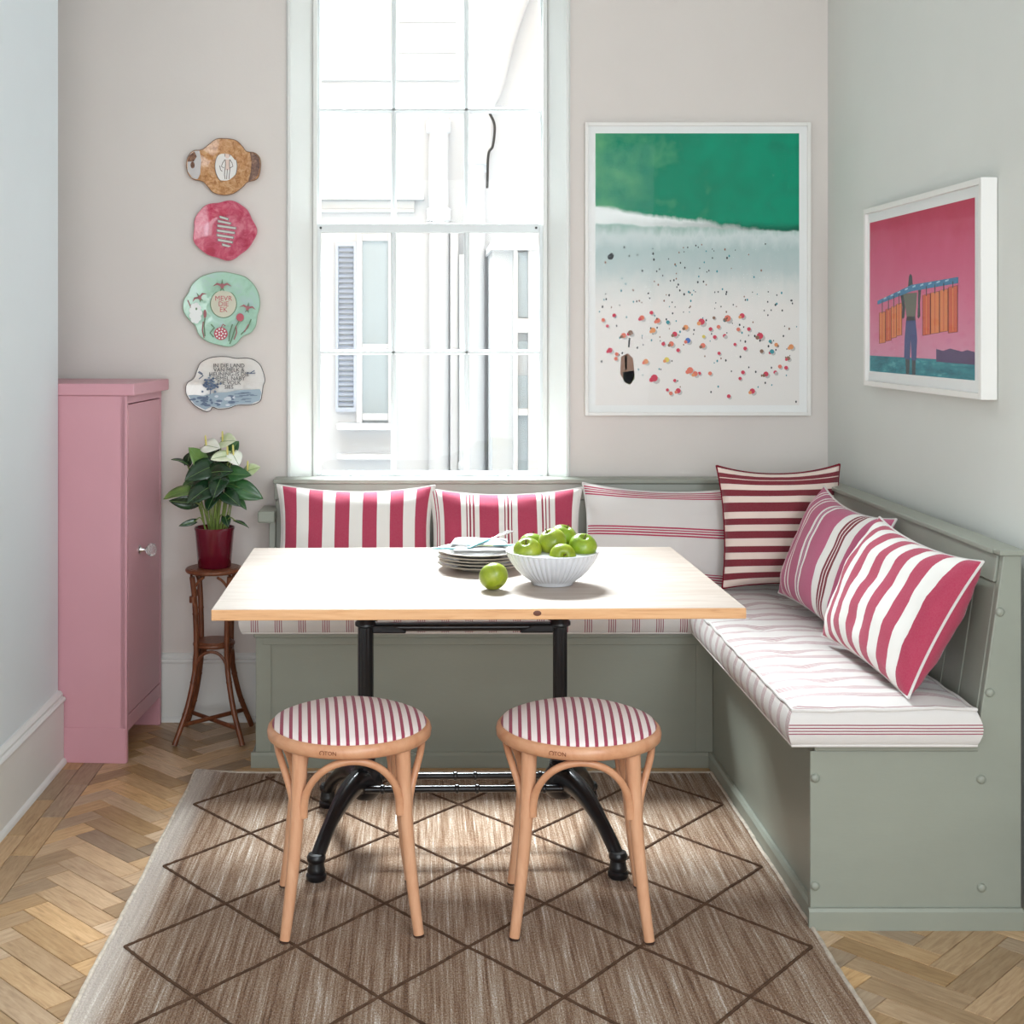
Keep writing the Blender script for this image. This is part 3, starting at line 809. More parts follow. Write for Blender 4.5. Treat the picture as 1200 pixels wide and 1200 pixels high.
# ------------------------------------------------------------------ bentwood stools
def stool(label, loc, rz):
    t = thing('bentwood_stool', label, 'stool', loc, R(rz), 'bentwood stools at the table')
    n = 72; pr = [(.160, .4225), (.190, .4215), (.1955, .426), (.1968, .437), (.1945, .446), (.189, .4515), (.182, .4525), (.178, .449), (.160, .447)]
    MB().lathe(pr, n).build('seat_ring', M_beech_r, t, smooth=True, ang=60)
    c = [(.1835, .446), (.1848, .452), (.182, .459)]
    for i in range(1, 13):
        a = i/12; rr = .181*(1-a)+.0001*(a == 1)
        c.append((max(rr, 0), .459+.036*(1-(rr/.182)**2.3)))
    c[-1] = (0, .495)
    MB().lathe(c, n).build('seat_pad', M_stool, t, smooth=True, ang=70)
    for sx in (-1, 1):
        for sy in (-1, 1):
            e_ = 1.03 if sy > 0 else 1.0; P = [(sx*.118, sy*.118, .430), (sx*.122, sy*.122, .33), (sx*.129*e_, sy*.129, .22), (sx*.141*e_, sy*.141, .10), (sx*.153*e_, sy*.153, .004)]
            P = catmull(P, 4); k = len(P); rad = [.0185-.0065*i/(k-1) for i in range(k)]
            lg = MB().tube(P, rad, 16).build('leg', M_beech, t, smooth=True)
            MB().lathe([(.0, 0), (.0122, 0), (.0125, .004), (0, .0042)], 14, (sx*.153*e_, sy*.153, 0)).build('glide', plain('dark_glide', srgb(60, 36, 24), .6), lg, smooth=True)
    # four bent arches, one between each pair of legs
    for q in range(4):
        M = Matrix.Rotation(q*pi/2, 4, 'Z')
        h = [(-.112, -.131, .275), (-.110, -.134, .305), (-.103, -.142, .335), (-.088, -.153, .365), (-.064, -.164, .391), (-.034, -.171, .407), (0, -.1735, .4125)]
        pts = h + [(-x, y, z) for x, y, z in reversed(h[:-1])]
        P = catmull(pts, 4); k = len(P)
        rad = [.0085 + .003*max(0, 1-min(i, k-1-i)/10) for i in range(k)]
        mb = MB().tube([M @ p for p in P], rad, 10); mb.build('bent_arch', M_beech_r, t, smooth=True)
    a = R(-106)
    stamp = plain('burnt_stamp', srgb(120, 62, 34), .7) if 'burnt_stamp' not in bpy.data.materials else bpy.data.materials['burnt_stamp']
    Mx = Matrix.Translation((.1970*cos(a), .1970*sin(a), .4365)) @ Matrix.Rotation(a+pi/2, 4, 'Z') @ Matrix.Rotation(R(90), 4, 'X')
    text_mesh('maker_stamp', 'TON', .013, stamp, t, Mx @ Matrix.Translation((.004, 0, .0004)))
    g = MB()
    g.tube([Mx @ Vector((-.016+.005*cos(b), .005*sin(b), .0006)) for b in [R(x) for x in range(-50, 231, 20)]], .0007, 6)
    g.build('maker_stamp', stamp, t)
    return t
stool('round beech bentwood stool with red striped pad, in front of the left table column', (-.185, 3.195, .0105), 5.5)
stool('round beech bentwood stool with red striped pad, in front of the right table column', (.3625, 3.185, .0105), -3.5)

# ------------------------------------------------------------------ on the table
TZ = .75
bo = thing('fruit_bowl', 'white fluted porcelain bowl full of green apples on the table', 'bowl', (.323, 3.425, TZ))
NF = 48
def flute(a, z): return 1 + (.045*(abs(sin(a*NF/2))-.6) if .008 < z < .083 else 0)
MB().lathe([(0, .004), (.046, .004), (.050, .0), (.0535, .001), (.054, .007), (.062, .0125), (.076, .023), (.091, .038), (.104, .055), (.1135, .071), (.1195, .084)], NF*8, rmod=flute).build('outer_wall', M_porc, bo, smooth=True, ang=80)
MB().lathe([(.1195, .0835), (.1205, .0858), (.1190, .0872), (.1165, .0855), (.109, .069), (.099, .053), (.086, .038), (.070, .0245), (.05, .0165), (0, .014)], 96).build('inner_wall', M_porc, bo, smooth=True, ang=80)
def apple_mat(name, hue):
    t = NT(name, .28, .45, coat=.15); co = t.coord()
    f = t.noise(t.mapping(co, (14, 14, 5)), 1.6, 4, .6); g = t.noise(co, 320, 2)
    c = t.ramp(f, [(.3, srgb(98+hue, 124, 18)), (.55, srgb(128+hue, 152, 32)), (.75, srgb(158+hue, 172, 60))])
    sp = t.ramp(g, [(.70, (0, 0, 0, 1)), (.76, (1, 1, 1, 1))])
    t.color(t.mix(t.math('MULTIPLY', sp, .35), c, srgb(214, 220, 150))); return t.mat
M_ap = [apple_mat('apple_green', 0), apple_mat('apple_yellow_green', 10)]
M_stem = plain('apple_stem', srgb(82, 62, 34), .8)
def apple(label, loc, rot, r=.0355, mi=0, group='green apples in the bowl'):
    t = thing('apple', label, 'apple', loc, 0, group); t.rotation_euler = [R(q) for q in rot]
    pr = []
    for i in range(25):
        a = -pi/2 + pi*i/24
        rr = cos(a)*(1+.06*sin(a)); z = .90*sin(a)
        z -= .30*exp(-(rr/.20)**2)*(1 if a > 0 else -.5)
        pr.append((max(0, rr*r) if 0 < i < 24 else 0, z*r))
    MB().lathe(pr, 36, rmod=lambda a, z: 1+.022*cos(5*a+1)*(1 if z < 0 else .5)+.012*cos(2*a)).build('flesh', M_ap[mi], t, smooth=True, ang=80)
    MB().tube([(0, 0, .52*r), (.001, 0, .8*r), (.004, .001, 1.05*r)], [.0013, .0012, .0018], 7).build('stem', M_stem, t, smooth=True)
    return t
apple('single green apple lying on the tabletop in front of the plates', (.168, 3.345, TZ+.0334), (-38, -10, 20), .0365, 1, 'loose green apple')
B = (.323, 3.425)
apple('lower left green apple at the bowl rim, beside the plates', (B[0]-.066, B[1]-.030, TZ+.088), (30, -20, 10), .0365, 1)
apple('green apple at back left of the bowl, half hidden', (B[0]-.048, B[1]+.048, TZ+.092), (-10, 15, 40), .034, 0)
apple('green apple in the middle of the heap in the bowl', (B[0], B[1]-.004, TZ+.108), (-25, -15, 80), .037, 1)
apple('topmost green apple at the back of the heap', (B[0]+.034, B[1]+.060, TZ+.110), (20, 10, 30), .036, 0)
apple('low green apple at the front rim of the bowl', (B[0]+.020, B[1]-.066, TZ+.080), (70, 5, 0), .034, 1)
apple('rightmost green apple in the bowl with its stem hollow showing', (B[0]+.077, B[1]-.014, TZ+.098), (28, 4, 0), .0355, 0)

PX, PY = .145, 3.645
M_plate = plain('cream_stoneware', srgb(212, 206, 198), .25, 0, .5, .2)
names = ['bottom', 'second from bottom', 'middle', 'second from top', 'top']
for i in range(5):
    jx, jy = [(0, 0), (.004, .002), (-.003, .004), (.003, -.003), (-.002, .001)][i]
    t = thing('plate', 'scalloped cream plate, %s of the stack beside the apple bowl' % names[i], 'plate', (PX+jx, PY+jy, TZ+.0002+.0088*i), R(7*i), 'stack of cream plates')
    def sc(a, z): return 1+(.014*abs(cos(a*8))-.007 if z > .008 else 0)
    MB().lathe([(0, .0024), (.056, .0024), (.060, 0), (.064, .0015), (.072, .006), (.098, .0125), (.1125, .0150), (.1145, .0172), (.1125, .0186), (.098, .0162), (.074, .0105), (.066, .0065), (0, .0062)], 128, rmod=sc).build('dish', M_plate, t, smooth=True, ang=70)
    MB().tube([(.1140*(1+.014*abs(cos(a*8))-.007)*cos(a), .1140*(1+.014*abs(cos(a*8))-.007)*sin(a), .0175) for a in [2*pi*k/128 for k in range(128)]], .0012, 6, closed=True).build('beaded_rim', plain('rim_line', srgb(150, 138, 122), .4) if 'rim_line' not in bpy.data.materials else bpy.data.materials['rim_line'], t, smooth=True)
ZN = TZ+.0088*4+.0192
M_nap = paint('linen_grey', srgb(176, 172, 170), .9, .05, 30, .35, 400, .1)
M_nap2 = paint('linen_white', srgb(202, 202, 204), .9, .04, 30, .35, 400, .1)
def napkin(label, cx, cy, z, w, d, rz, mat, seed):
    t = thing('napkin', label, 'napkin', (cx, cy, z), R(rz), 'folded napkins on the plates')
    for L in range(2):
        mb = MB(); nx, ny = 22, 14; vs = []
        for s in (0, 1):
            for j in range(ny+1):
                for i in range(nx+1):
                    x = w*(i/nx-.5)*(1-.03*L); y = d*(j/ny-.5)*(1-.05*L)
                    e = min(i, nx-i, j*1.3, (ny-j)*1.3)
                    zz = .0042*L + (.0040*min(1, (e/2.2))**.5 if s else .0002) + .0022*noise.noise(Vector((x*30, y*30, seed+L)))+.001
                    vs.append((x, y, zz))
        f = lambda i, j, s: s*(nx+1)*(ny+1)+j*(nx+1)+i
        fs = []
        for j in range(ny):
            for i in range(nx):
                fs.append((f(i, j, 1), f(i+1, j, 1), f(i+1, j+1, 1), f(i, j+1, 1))); fs.append((f(i, j, 0), f(i, j+1, 0), f(i+1, j+1, 0), f(i+1, j, 0)))
        ring = [(i, 0) for i in range(nx)]+[(nx, j) for j in range(ny)]+[(i, ny) for i in range(nx, 0, -1)]+[(0, j) for j in range(ny, 0, -1)]
        for a in range(len(ring)):
            b = ring[(a+1) % len(ring)]; c = ring[a]; fs.append((f(*c, 0), f(*b, 0), f(*b, 1), f(*c, 1)))
        mb.add(vs, fs); mb.build('fold', mat, t, smooth=True, ang=70)
    return t
napkin('folded grey linen napkin lying lowest on the top plate', PX-.004, PY-.012, ZN, .15, .12, 4, M_nap, 1)
napkin('folded white napkin on top of the grey napkin and plates', PX+.0, PY+.03, ZN+.0095, .15, .11, -8, M_nap2, 7)
M_teal = plain('teal_handle', srgb(84, 146, 152), .3)
def fork(label, p, rz, tilt, handle_mat, knife=False):
    t = thing('knife' if knife else 'fork', label, 'cutlery', p, R(rz), 'cutlery on the plate stack'); t.rotation_euler = (0, R(tilt), R(rz))
    MB().tube([(-.095, 0, .002), (-.06, 0, .003), (-.01, 0, .003), (.0, 0, .0025)], [.0045, .0055, .0045, .0035], 10, flat=.6).build('handle', handle_mat, t, smooth=True)
    if knife:
        MB().prism([(.0, -.003), (.06, -.006), (.095, -.002), (.10, .004), (0, .004)], .0015, .0028, 'z').build('blade', M_chrome, t)
    else:
        mb = MB().tube([(0, 0, .0025), (.035, 0, .003)], [.003, .0035], 8, flat=.5)
        mb.prism([(.03, -.004), (.05, -.011), (.06, -.011), (.06, .011), (.05, .011), (.03, .004)], .0018, .0038, 'z')
        for q in (-.0095, -.0032, .0032, .0095): mb.box(.059, .092, q-.0017, q+.0017, .0018, .0036)
        mb.build('tines', M_chrome if not knife else M_chrome, t)
    return t
fork('teal handled fork whose handle sticks out left of the plate stack', (PX-.035, PY-.045, ZN+.004), 5, 2, M_teal)
fork('teal handled fork lying with tines raised toward the bowl', (PX+.03, PY+.012, ZN+.0215), 48, -8, M_teal)
fork('teal handled knife on the napkins beside the bowl', (PX+.035, PY-.035, ZN+.0125), 178, 0, M_teal, True)

# ------------------------------------------------------------------ pink cabinet
cb = thing('pink_cabinet', 'tall pink painted cupboard with one door standing in the alcove on the left', 'cabinet', (-1.224, 4.545, 0), R(-3.3))
P = M_pink
MB().box(-.265, .262, -.2195, -.200, 0, 1.190).build('side_panel', P, cb, bevel=.002)
MB().box(-.265, .262, .198, .2175, 0, 1.190).build('side_panel', P, cb, bevel=.002)
MB().box(-.265, .2625, -.2235, -.2197, 0.0, .114).build('plinth_board', P, cb, bevel=.0015)
MB().box(-.265, -.25, -.199, .197, .08, 1.19).build('back_panel', P, cb)
MB().box(-.25, .24, -.199, .197, .10, .118).build('bottom_board', P, cb)
MB().box(-.265, .292, -.226, .222, 1.1905, 1.230).build('top_slab', P, cb, bevel=.004)
# face frame
MB().box(.244, .266, -.2195, -.201, .0005, 1.190).build('stile', P, cb, bevel=.0015)
MB().box(.244, .266, .199, .2175, .0005, 1.190).build('stile', P, cb, bevel=.0015)
MB().box(.244, .266, -.2005, .1985, 1.164, 1.190).build('top_rail', P, cb, bevel=.0015)
MB().box(.244, .266, -.2005, .1985, .101, .149).build('bottom_rail', P, cb, bevel=.0015)
dr = MB().box(.245, .2655, -.1975, .1955, .1525, 1.1605).build('door', P, cb, bevel=.002)
kb = MB(); kb.lathe([(.016, 0), (.016, .003), (.010, .005), (.007, .012), (.007, .024), (.010, .026)], 20)
Mk = Matrix.Translation((.2655, -.072, .668)) @ Matrix.Rotation(R(90), 4, 'Y')
kb.xf(Mk).build('knob_rosette', M_chrome, dr, smooth=True)
kn = MB().lathe([(.009, .024), (.019, .032), (.023, .042), (.020, .052), (.011, .057), (0, .058)], 10).xf(Mk)
kmat = NT('cut_glass_knob', .05, .8); kmat.color((.9, .9, .9, 1)); kmat.b.inputs['Transmission Weight'].default_value = .85; kmat.b.inputs['IOR'].default_value = 1.5
kn.build('faceted_knob', kmat.mat, dr)

# ------------------------------------------------------------------ rattan plant stand
st = thing('plant_stand', 'tall bentcane plant stand with crossed stretchers beside the pink cupboard', 'plant stand', (-.735, 4.60, 0))
MB().lathe([(0, .570), (.084, .570), (.088, .574), (.088, .582), (.084, .5855), (0, .5855)], 40).build('top_disc', M_rattan, st, smooth=True, ang=40)
MB().tube([(.090*cos(a), .090*sin(a), .577) for a in [2*pi*k/48 for k in range(48)]], .008, 10, closed=True).build('top_hoop', M_rattan, st, smooth=True)
MB().lathe([(0, .318), (.060, .318), (.064, .322), (.064, .330), (.060, .334), (0, .334)], 36).build('shelf', M_rattan, st, smooth=True, ang=40)
MB().tube([(.065*cos(a), .065*sin(a), .322) for a in [2*pi*k/40 for k in range(40)]], .0075, 10, closed=True).build('shelf_hoop', M_rattan, st, smooth=True)
feet = {}
for sx in (-1, 1):
    for sy in (-1, 1):
        fx, fy = sx*.115, (-.117 if sy < 0 else .115)
        Pp = catmull([(sx*.064, sy*.064, .562), (sx*.058, sy*.058, .50), (sx*.054, sy*.054, .42), (sx*.052, sy*.052, .325), (sx*.056, sy*.056, .24), (sx*.078, sy*.080, .12), (fx, fy, .004)], 6)
        lg = MB().tube(Pp, .0095, 12).build('leg', M_rattan, st, smooth=True)
        for zz in (.10, .20, .44):
            i = min(range(len(Pp)), key=lambda q: abs(Pp[q].z-zz))
            MB().tube([Pp[i]+Vector((0, 0, -.004)), Pp[i], Pp[i]+Vector((0, 0, .004))], [.0098, .0112, .0098], 10).build('cane_node', M_rattan, lg, smooth=True)
        MB().tube([(sx*.062, sy*.062, .475+.007*q) for q in range(4)], .0125, 10).build('cane_binding', M_rattan, lg, smooth=True)
        feet[(sx, sy)] = Pp
        for (ax, ay) in ((1, 0), (0, 1)):     # little looped braces under the top
            e = Vector((sx*(.064-.045*ax), sy*(.064-.045*ay), .562)) if True else 0
            e = Vector((sx*.064*(1-ax)+sx*.02*ax, sy*.064*(1-ay)+sy*.02*ay, .562)); n_ = e.copy(); n_.z = 0; e = Vector((n_.x, n_.y, 0)).normalized()*.078; e.z = .562
            Q = catmull([(sx*.058, sy*.058, .48), (sx*.060, sy*.060, .515), ((sx*.060+e.x)/2, (sy*.060+e.y)/2, .547), tuple(e)], 5)
            MB().tube(Q, .0048, 8).build('brace', M_rattan, st, smooth=True)
for q in range(4):
    M = Matrix.Rotation(q*pi/2, 4, 'Z')
    Q = [M @ p for p in catmull([(-.056, -.060, .225), (-.050, -.060, .265), (-.030, -.060, .295), (0, -.060, .306), (.030, -.060, .295), (.050, -.060, .265), (.056, -.060, .225)], 5)]
    MB().tube(Q, .0055, 8).build('arch', M_rattan, st, smooth=True)
for a, b in (((-1, -1), (1, 1)), ((1, -1), (-1, 1))):
    def at(k): return min(feet[k], key=lambda p: abs(p.z-.062))
    MB().tube([at(a)+Vector((0, 0, .004 if a[0] < 0 else -.006)), at(b)+Vector((0, 0, .004 if a[0] < 0 else -.006))], .0075, 10).build('cross_stretcher', M_rattan, st, smooth=True)

# ------------------------------------------------------------------ potted anthurium
pt = thing('potted_anthurium', 'white flowering anthurium with dark glossy leaves in a wine red pot on the cane stand', 'plant', (-.733, 4.60, .586), world=True)
M_pot = plain('wine_glaze', srgb(100, 14, 34), .16, 0, .5, .4)
M_soil = paint('soil', srgb(46, 36, 28), .95, .3, 60, .8, 200, .1)
px_, py_, pz_ = pt['_w']
MB().lathe([(0, .004), (.050, .004), (.054, 0), (.0565, .002), (.067, .126), (.0695, .132), (.0695, .138), (.066, .138), (.063, .128), (.060, .112)], 48, (px_, py_, pz_)).build('pot', M_pot, pt, smooth=True, ang=50)
MB().lathe([(.061, .116), (.04, .120), (0, .121)], 24, (px_, py_, pz_)).build('soil', M_soil, pt, smooth=True)
def leafmat(name, a, b, rough):
    t = NT(name, rough, .5, coat=.2); f = t.noise(t.coord(), 18, 3)
    t.color(t.ramp(f, [(.35, a), (.65, b)])); t.b.inputs['Subsurface Weight'].default_value = 0.0; return t.mat
M_lf = [leafmat('leaf_dark', srgb(22, 46, 28), srgb(36, 68, 38), .25), leafmat('leaf_mid', srgb(38, 82, 44), srgb(62, 108, 58), .28), leafmat('leaf_light', srgb(88, 124, 56), srgb(124, 152, 80), .35)]
M_vein = plain('leaf_vein', srgb(110, 140, 80), .4)
M_pet = plain('petiole', srgb(120, 140, 66), .45)
M_spa = leafmat('spathe_white', srgb(232, 236, 220), srgb(244, 246, 236), .3); M_spg = leafmat('spathe_green', srgb(190, 208, 150), srgb(232, 236, 212), .3)
M_spx = plain('spadix', srgb(214, 204, 120), .6)
def heart(L, Wd, fold, curl, n=9):
    mb = MB(); vs = []
    rows = []
    for i in range(n+1):
        t = i/n
        wd = Wd/2*(sin(pi*min(1, (t*.93+.07))**.72))**.8 if t < 1 else 0
        back = -.16*L*(1-t)**3
        row = []
        for k in (-2, -1, 0, 1, 2):
            f = k/2; x = f*wd
            y = L*t + (back*abs(f)**1.2)
            z = fold*abs(f)*wd - curl*L*t*t + .02*L*sin(t*7+k)*abs(f)
            row.append(len(vs)); vs.append((x, y, z))
        rows.append(row)
    fs = []
    for i in range(n):
        for k in range(4): fs.append((rows[i][k], rows[i][k+1], rows[i+1][k+1], rows[i+1][k]))
    mb.add(vs, fs); return mb
rnd = random.Random(8)
def iu(X, Y, y): u = 180+X/6.314; v = 490+Y/6.314; return Vector(((u-500)*y/1560, y, 1.4-(v-388)*y/1560))
def leaf(X, Y, y, ang, L, Wd, tip, roll, mi, name='leaf', curl=.25, fold=.25, mats=None):
    # ang: direction the tip points, degrees in the picture plane; tip: how much the blade turns toward the room
    y_ = y; c = iu(X, Y, y_); s = y_/1560/6.314
    L *= s; Wd *= s*1.18
    d = Vector((cos(R(ang)), -sin(R(tip)), sin(R(ang))*cos(R(tip)))).normalized()
    nrm = Vector((0, -.75, .65)); nrm = (Matrix.Rotation(R(roll), 4, d) @ nrm); nrm = (nrm - d*nrm.dot(d)).normalized()
    sx = d.cross(nrm).normalized()
    base = c - d*L*.5
    Mx = Matrix(((sx.x, d.x, nrm.x, base.x), (sx.y, d.y, nrm.y, base.y), (sx.z, d.z, nrm.z, base.z), (0, 0, 0, 1)))
    mb = heart(L, Wd, fold, curl).xf(Mx)
    for i, q in enumerate(mb.v):
        if q[1] > D-.012: mb.v[i] = (q[0], D-.012, q[2])
    o = mb.build(name, (mats or M_lf)[mi], pt, smooth=True, ang=180, recalc=False)
    sol = o.modifiers.new('thickness', 'SOLIDIFY'); sol.thickness = .0012
    MB().tube([Mx @ Vector((0, L*t, -curl*L*t*t+.0006)) for t in (0, .25, .5, .75, .97)], [.0012, .001, .0009, .0007, .0004], 5).build('midrib', M_vein, o, smooth=True)
    root = Vector((px_ + (base.x-px_)*.22 + rnd.uniform(-.012, .012), py_+(base.y-py_)*.25, pz_+.116))
    mid = root.lerp(base, .55) + Vector((0, 0, .03))
    MB().tube(catmull([root, mid, base], 6), .0021, 7).build('petiole', M_pet, o, smooth=True)
    return o, Mx, L
LV = [(165, 550, 4.53, 185, 190, 120, 10, 20, 2), (215, 625, 4.50, 178, 190, 90, 25, -55, 0), (195, 310, 4.58, 150, 120, 70, 0, 40, 0),
      (258, 295, 4.60, 80, 100, 75, 10, -20, 0), (325, 285, 4.56, 110, 170, 125, 30, 10, 2), (335, 395, 4.53, 205, 220, 150, 40, -10, 0),
      (345, 545, 4.50, 215, 230, 170, 45, 0, 0), (480, 390, 4.52, 20, 210, 130, 40, 10, 0), (610, 410, 4.54, 10, 210, 120, 30, 10, 1),
      (700, 545, 4.53, -22, 220, 125, 20, 25, 1), (575, 590, 4.51, -35, 170, 110, 40, 5, 0), (440, 262, 4.63, 60, 140, 90, 10, 0, 0),
      (250, 778, 4.50, 195, 120, 40, 30, -30, 0), (655, 772, 4.50, -10, 120, 34, 30, -30, 0), (598, 205, 4.62, 60, 90, 80, 0, 0, 1),
      (600, 490, 4.55, 0, 170, 100, 40, 0, 1), (470, 500, 4.49, 260, 190, 130, 60, 0, 0), (430, 600, 4.52, 250, 170, 110, 55, 10, 0),
      (290, 460, 4.57, 190, 170, 110, 20, 15, 1), (540, 330, 4.60, 40, 160, 100, 20, 0, 0), (640, 620, 4.56, -30, 140, 70, 30, -20, 1),
      (400, 330, 4.60, 120, 150, 110, 20, 0, 0), (540, 760, 4.54, -70, 90, 60, 50, 0, 0), (300, 600, 4.55, 230, 140, 100, 40, 0, 0),
      (520, 450, 4.58, -10, 190, 130, 30, -10, 1), (400, 450, 4.56, 170, 180, 130, 40, 0, 0)]
for q in LV: leaf(*q)
for X, Y, y, ang, L, Wd, tip, roll, mi, sa in ((432, 210, 4.56, -8, 165, 110, 55, 10, 0, 95), (552, 168, 4.55, 15, 160, 110, 55, 10, 1, 85), (495, 288, 4.53, 190, 160, 100, 55, 0, 1, 88), (608, 305, 4.54, -60, 110, 100, 30, 0, 0, 90), (735, 378, 4.55, 22, 130, 80, 30, 20, 1, 80)):
    o, Mx, L_ = leaf(X, Y, y, ang, L, Wd, tip, roll, mi, 'spathe', .05, .18, [M_spa, M_spg])
    b = Mx @ Vector((0, L_*.12, .001)); tip_ = b + Vector((cos(R(sa))*.012, -.012, .036))
    MB().tube([b, b.lerp(tip_, .5), b.lerp(tip_, .9), tip_], [.0026, .0034, .003, .001], 8).build('spadix', M_spx, o, smooth=True)
for q in range(14):
    a = rnd.uniform(0, 2*pi); r0 = rnd.uniform(.01, .045); r1 = r0+rnd.uniform(.01, .04); h = rnd.uniform(.12, .2)
    MB().tube(catmull([(px_+r0*cos(a), py_+r0*sin(a), pz_+.116), (px_+(r0+r1)/2*cos(a), py_+(r0+r1)/2*sin(a), pz_+.12+h*.5), (px_+r1*cos(a), py_+r1*sin(a), pz_+.12+h)], 4), .0021, 6).build('stalk', M_pet, pt, smooth=True)

# ------------------------------------------------------------------ rug
rg = thing('jute_rug', 'large flatweave jute rug with raised diamond lines under the table and stools', 'rug', (.09, 3.1, 0), world=True)
t = NT('jute_weave', .95, .08, sheen=.12); t.b.inputs['Sheen Roughness'].default_value = .45
t.b.inputs['Sheen Tint'].default_value = (1, .97, .94, 1)
co = t.coord()
s1 = t.noise(t.mapping(co, (60, 1.1, 1)), 1.0, 4, .7); s2 = t.noise(t.mapping(co, (190, 5, 1)), 1.0, 3, .7); s3 = t.noise(t.mapping(co, (420, 160, 1)), 1.0, 2, .6)
f = t.math('ADD', t.math('MULTIPLY', s1, .38), t.math('ADD', t.math('MULTIPLY', s2, .30), t.math('MULTIPLY', s3, .32)))
c = t.ramp(f, [(.36, srgb(66, 42, 28)), (.455, srgb(124, 92, 68)), (.55, srgb(168, 146, 126)), (.65, srgb(232, 226, 220))])
xx = t.sep(co)[0]
edge = t.ramp(t.math('MULTIPLY_ADD', xx, 1/1.64, .5), [(0, (1, 1, 1, 1)), (.030, (.8, .8, .8, 1)), (.055, (0, 0, 0, 1))])
c = t.mix(t.math('MULTIPLY', edge, .6), c, srgb(214, 206, 198))
t.color(c)
vv = t.new('ShaderNodeTexVoronoi'); vv.inputs['Scale'].default_value = 1.0; t.link(t.mapping(co, (170, 95, 1)), vv.inputs['Vector'])
t.bump(t.math('ADD', t.math('MULTIPLY', vv.outputs['Distance'], -1), s3), .8, .004)
M_rug = t.mat
RX0, RX1, RY0, RY1 = -.727, .900, 1.9, 4.205
nx, ny = 60, 90; vs = []
def rz_(x, y):
    e = min(x-RX0, RX1-x, RY1-y)
    z = .0095 + .0015*noise.noise(Vector((x*3, y*3, 2))) - .004*max(0, 1-e/.012)
    b = exp(-((x-RX0)**2+(y-RY1)**2)/.006)*.012
    return z+b
ex_ = lambda x, y: (x + .006*noise.noise(Vector((0, y*4, 1)))*(1 if x < -.6 or x > .82 else 0), y + (.006*noise.noise(Vector((x*3, 0, 5))) if y > 4.1 else 0))
for j in range(ny+1):
    for i in range(nx+1):
        x = RX0+(RX1-RX0)*i/nx; y = RY0+(RY1-RY0)*j/ny
        X, Y = ex_(x, y); vs.append((X, Y, rz_(x, y)))
gi = lambda i, j: j*(nx+1)+i
fs = [(gi(i, j), gi(i+1, j), gi(i+1, j+1), gi(i, j+1)) for j in range(ny) for i in range(nx)]
ring = [gi(i, 0) for i in range(nx)]+[gi(nx, j) for j in range(ny)]+[gi(i, ny) for i in range(nx, 0, -1)]+[gi(0, j) for j in range(ny, 0, -1)]
nb = len(vs); 
for g in ring: vs.append((vs[g][0], vs[g][1], .0004))
for a in range(len(ring)): b = (a+1) % len(ring); fs.append((ring[a], nb+a, nb+b, ring[b]))
MB().add(vs, fs).build('weave', M_rug, rg, smooth=True, ang=60)
M_bind = paint('rug_binding', srgb(196, 184, 170), .95, .18, 60, .6, 260, .1)
for pts in ([vs[gi(0, j)] for j in range(ny+1)], [vs[gi(nx, j)] for j in range(ny+1)], [vs[gi(i, ny)] for i in range(nx+1)]):
    MB().tube([(p[0], p[1], p[2]*.55+.001) for p in pts], [.0062*(1+.12*sin(k*2.3)) for k in range(len(pts))], 8).build('edge_binding', M_bind, rg, smooth=True)
M_cord = paint('jute_cord', srgb(88, 66, 52), .95, .25, 50, .8, 300, .1)
LX0, LX1 = -.682, .868
for n in range(-6, 8):
    for sgn in (-1, 1):
        y0 = 3.456+.452*n; m_ = sgn*.2258/.19375
        pts = []
        N = 60
        for i in range(N+1):
            x = LX0+(LX1-LX0)*i/N; y = y0+m_*(x-LX0)
            if RY0+.03 < y < RY1-.03: pts.append((x+.003*noise.noise(Vector((x*8, y*8, n))), y+.003*noise.noise(Vector((x*8, y*8, n+50))), rz_(x, y)+.0008))
        if len(pts) > 3 and max(p[1] for p in pts) > 2.5:
            P = catmull(pts, 3)
            MB().tube(P, [.0038*(1+.22*sin(k*2.6)) for k in range(len(P))], 6).build('raised_cord', M_cord, rg, smooth=True)

# ------------------------------------------------------------------ framed beach print
def framed(name, label, axis, a0, a1, z0, z1, depth, fw, wall, pm, side_mat=M_frame):
    """axis 'y': hangs on the back wall (a = x); axis 'x': hangs on the right wall (a = y)"""
    base = ((a0+a1)/2, wall, z0) if axis == 'y' else (wall, (a0+a1)/2, z0)
    t = thing(name, label, 'picture', base, world=True)
    f = wall-depth
    def bx(p0, p1, q0, q1, d0, d1, nm, mat, par, bev=0):
        mb = MB()
        if axis == 'y': mb.box(p0, p1, d0, d1, q0, q1)
        else: mb.box(d0, d1, p0, p1, q0, q1)
        return mb.build(nm, mat, par, bevel=bev)
    for p0, p1, q0, q1 in ((a0, a0+fw, z0, z1), (a1-fw, a1, z0, z1), (a0+fw, a1-fw, z0, z0+fw), (a0+fw, a1-fw, z1-fw, z1)):
        bx(p0, p1, q0, q1, f, wall-.0015, 'frame_rail', side_mat, t, .0012)
    bx(a0+fw, a1-fw, z0+fw, z1-fw, f+.0105, f+.016, 'backing_mount', M_mount, t)
    return t, f
def quadxy(mb, pts, y, mi=0):
    mb.add([(p[0], y, p[1]) for p in pts], [tuple(range(len(pts)))], mi)
kx = 4.770/1560
def bp(u, v): return ((u-500)*kx, 1.4-(v-388)*kx)
fx0, fz0 = bp(685.5, 487); fx1, fz1 = bp(950, 143.5)
bt, bf = framed('beach_print', 'large white framed aerial print of green sea and crowded beach on the back wall', 'y', fx0, fx1, fz0, fz1, .024, .012, D, None)
t = NT('aerial_beach', .45, .2); co = t.coord(); S = t.sep(co)
px0, pz0 = bp(698, 475); px1, pz1 = bp(937, 156)
Hh = pz1-pz0; Wd_ = px1-px0
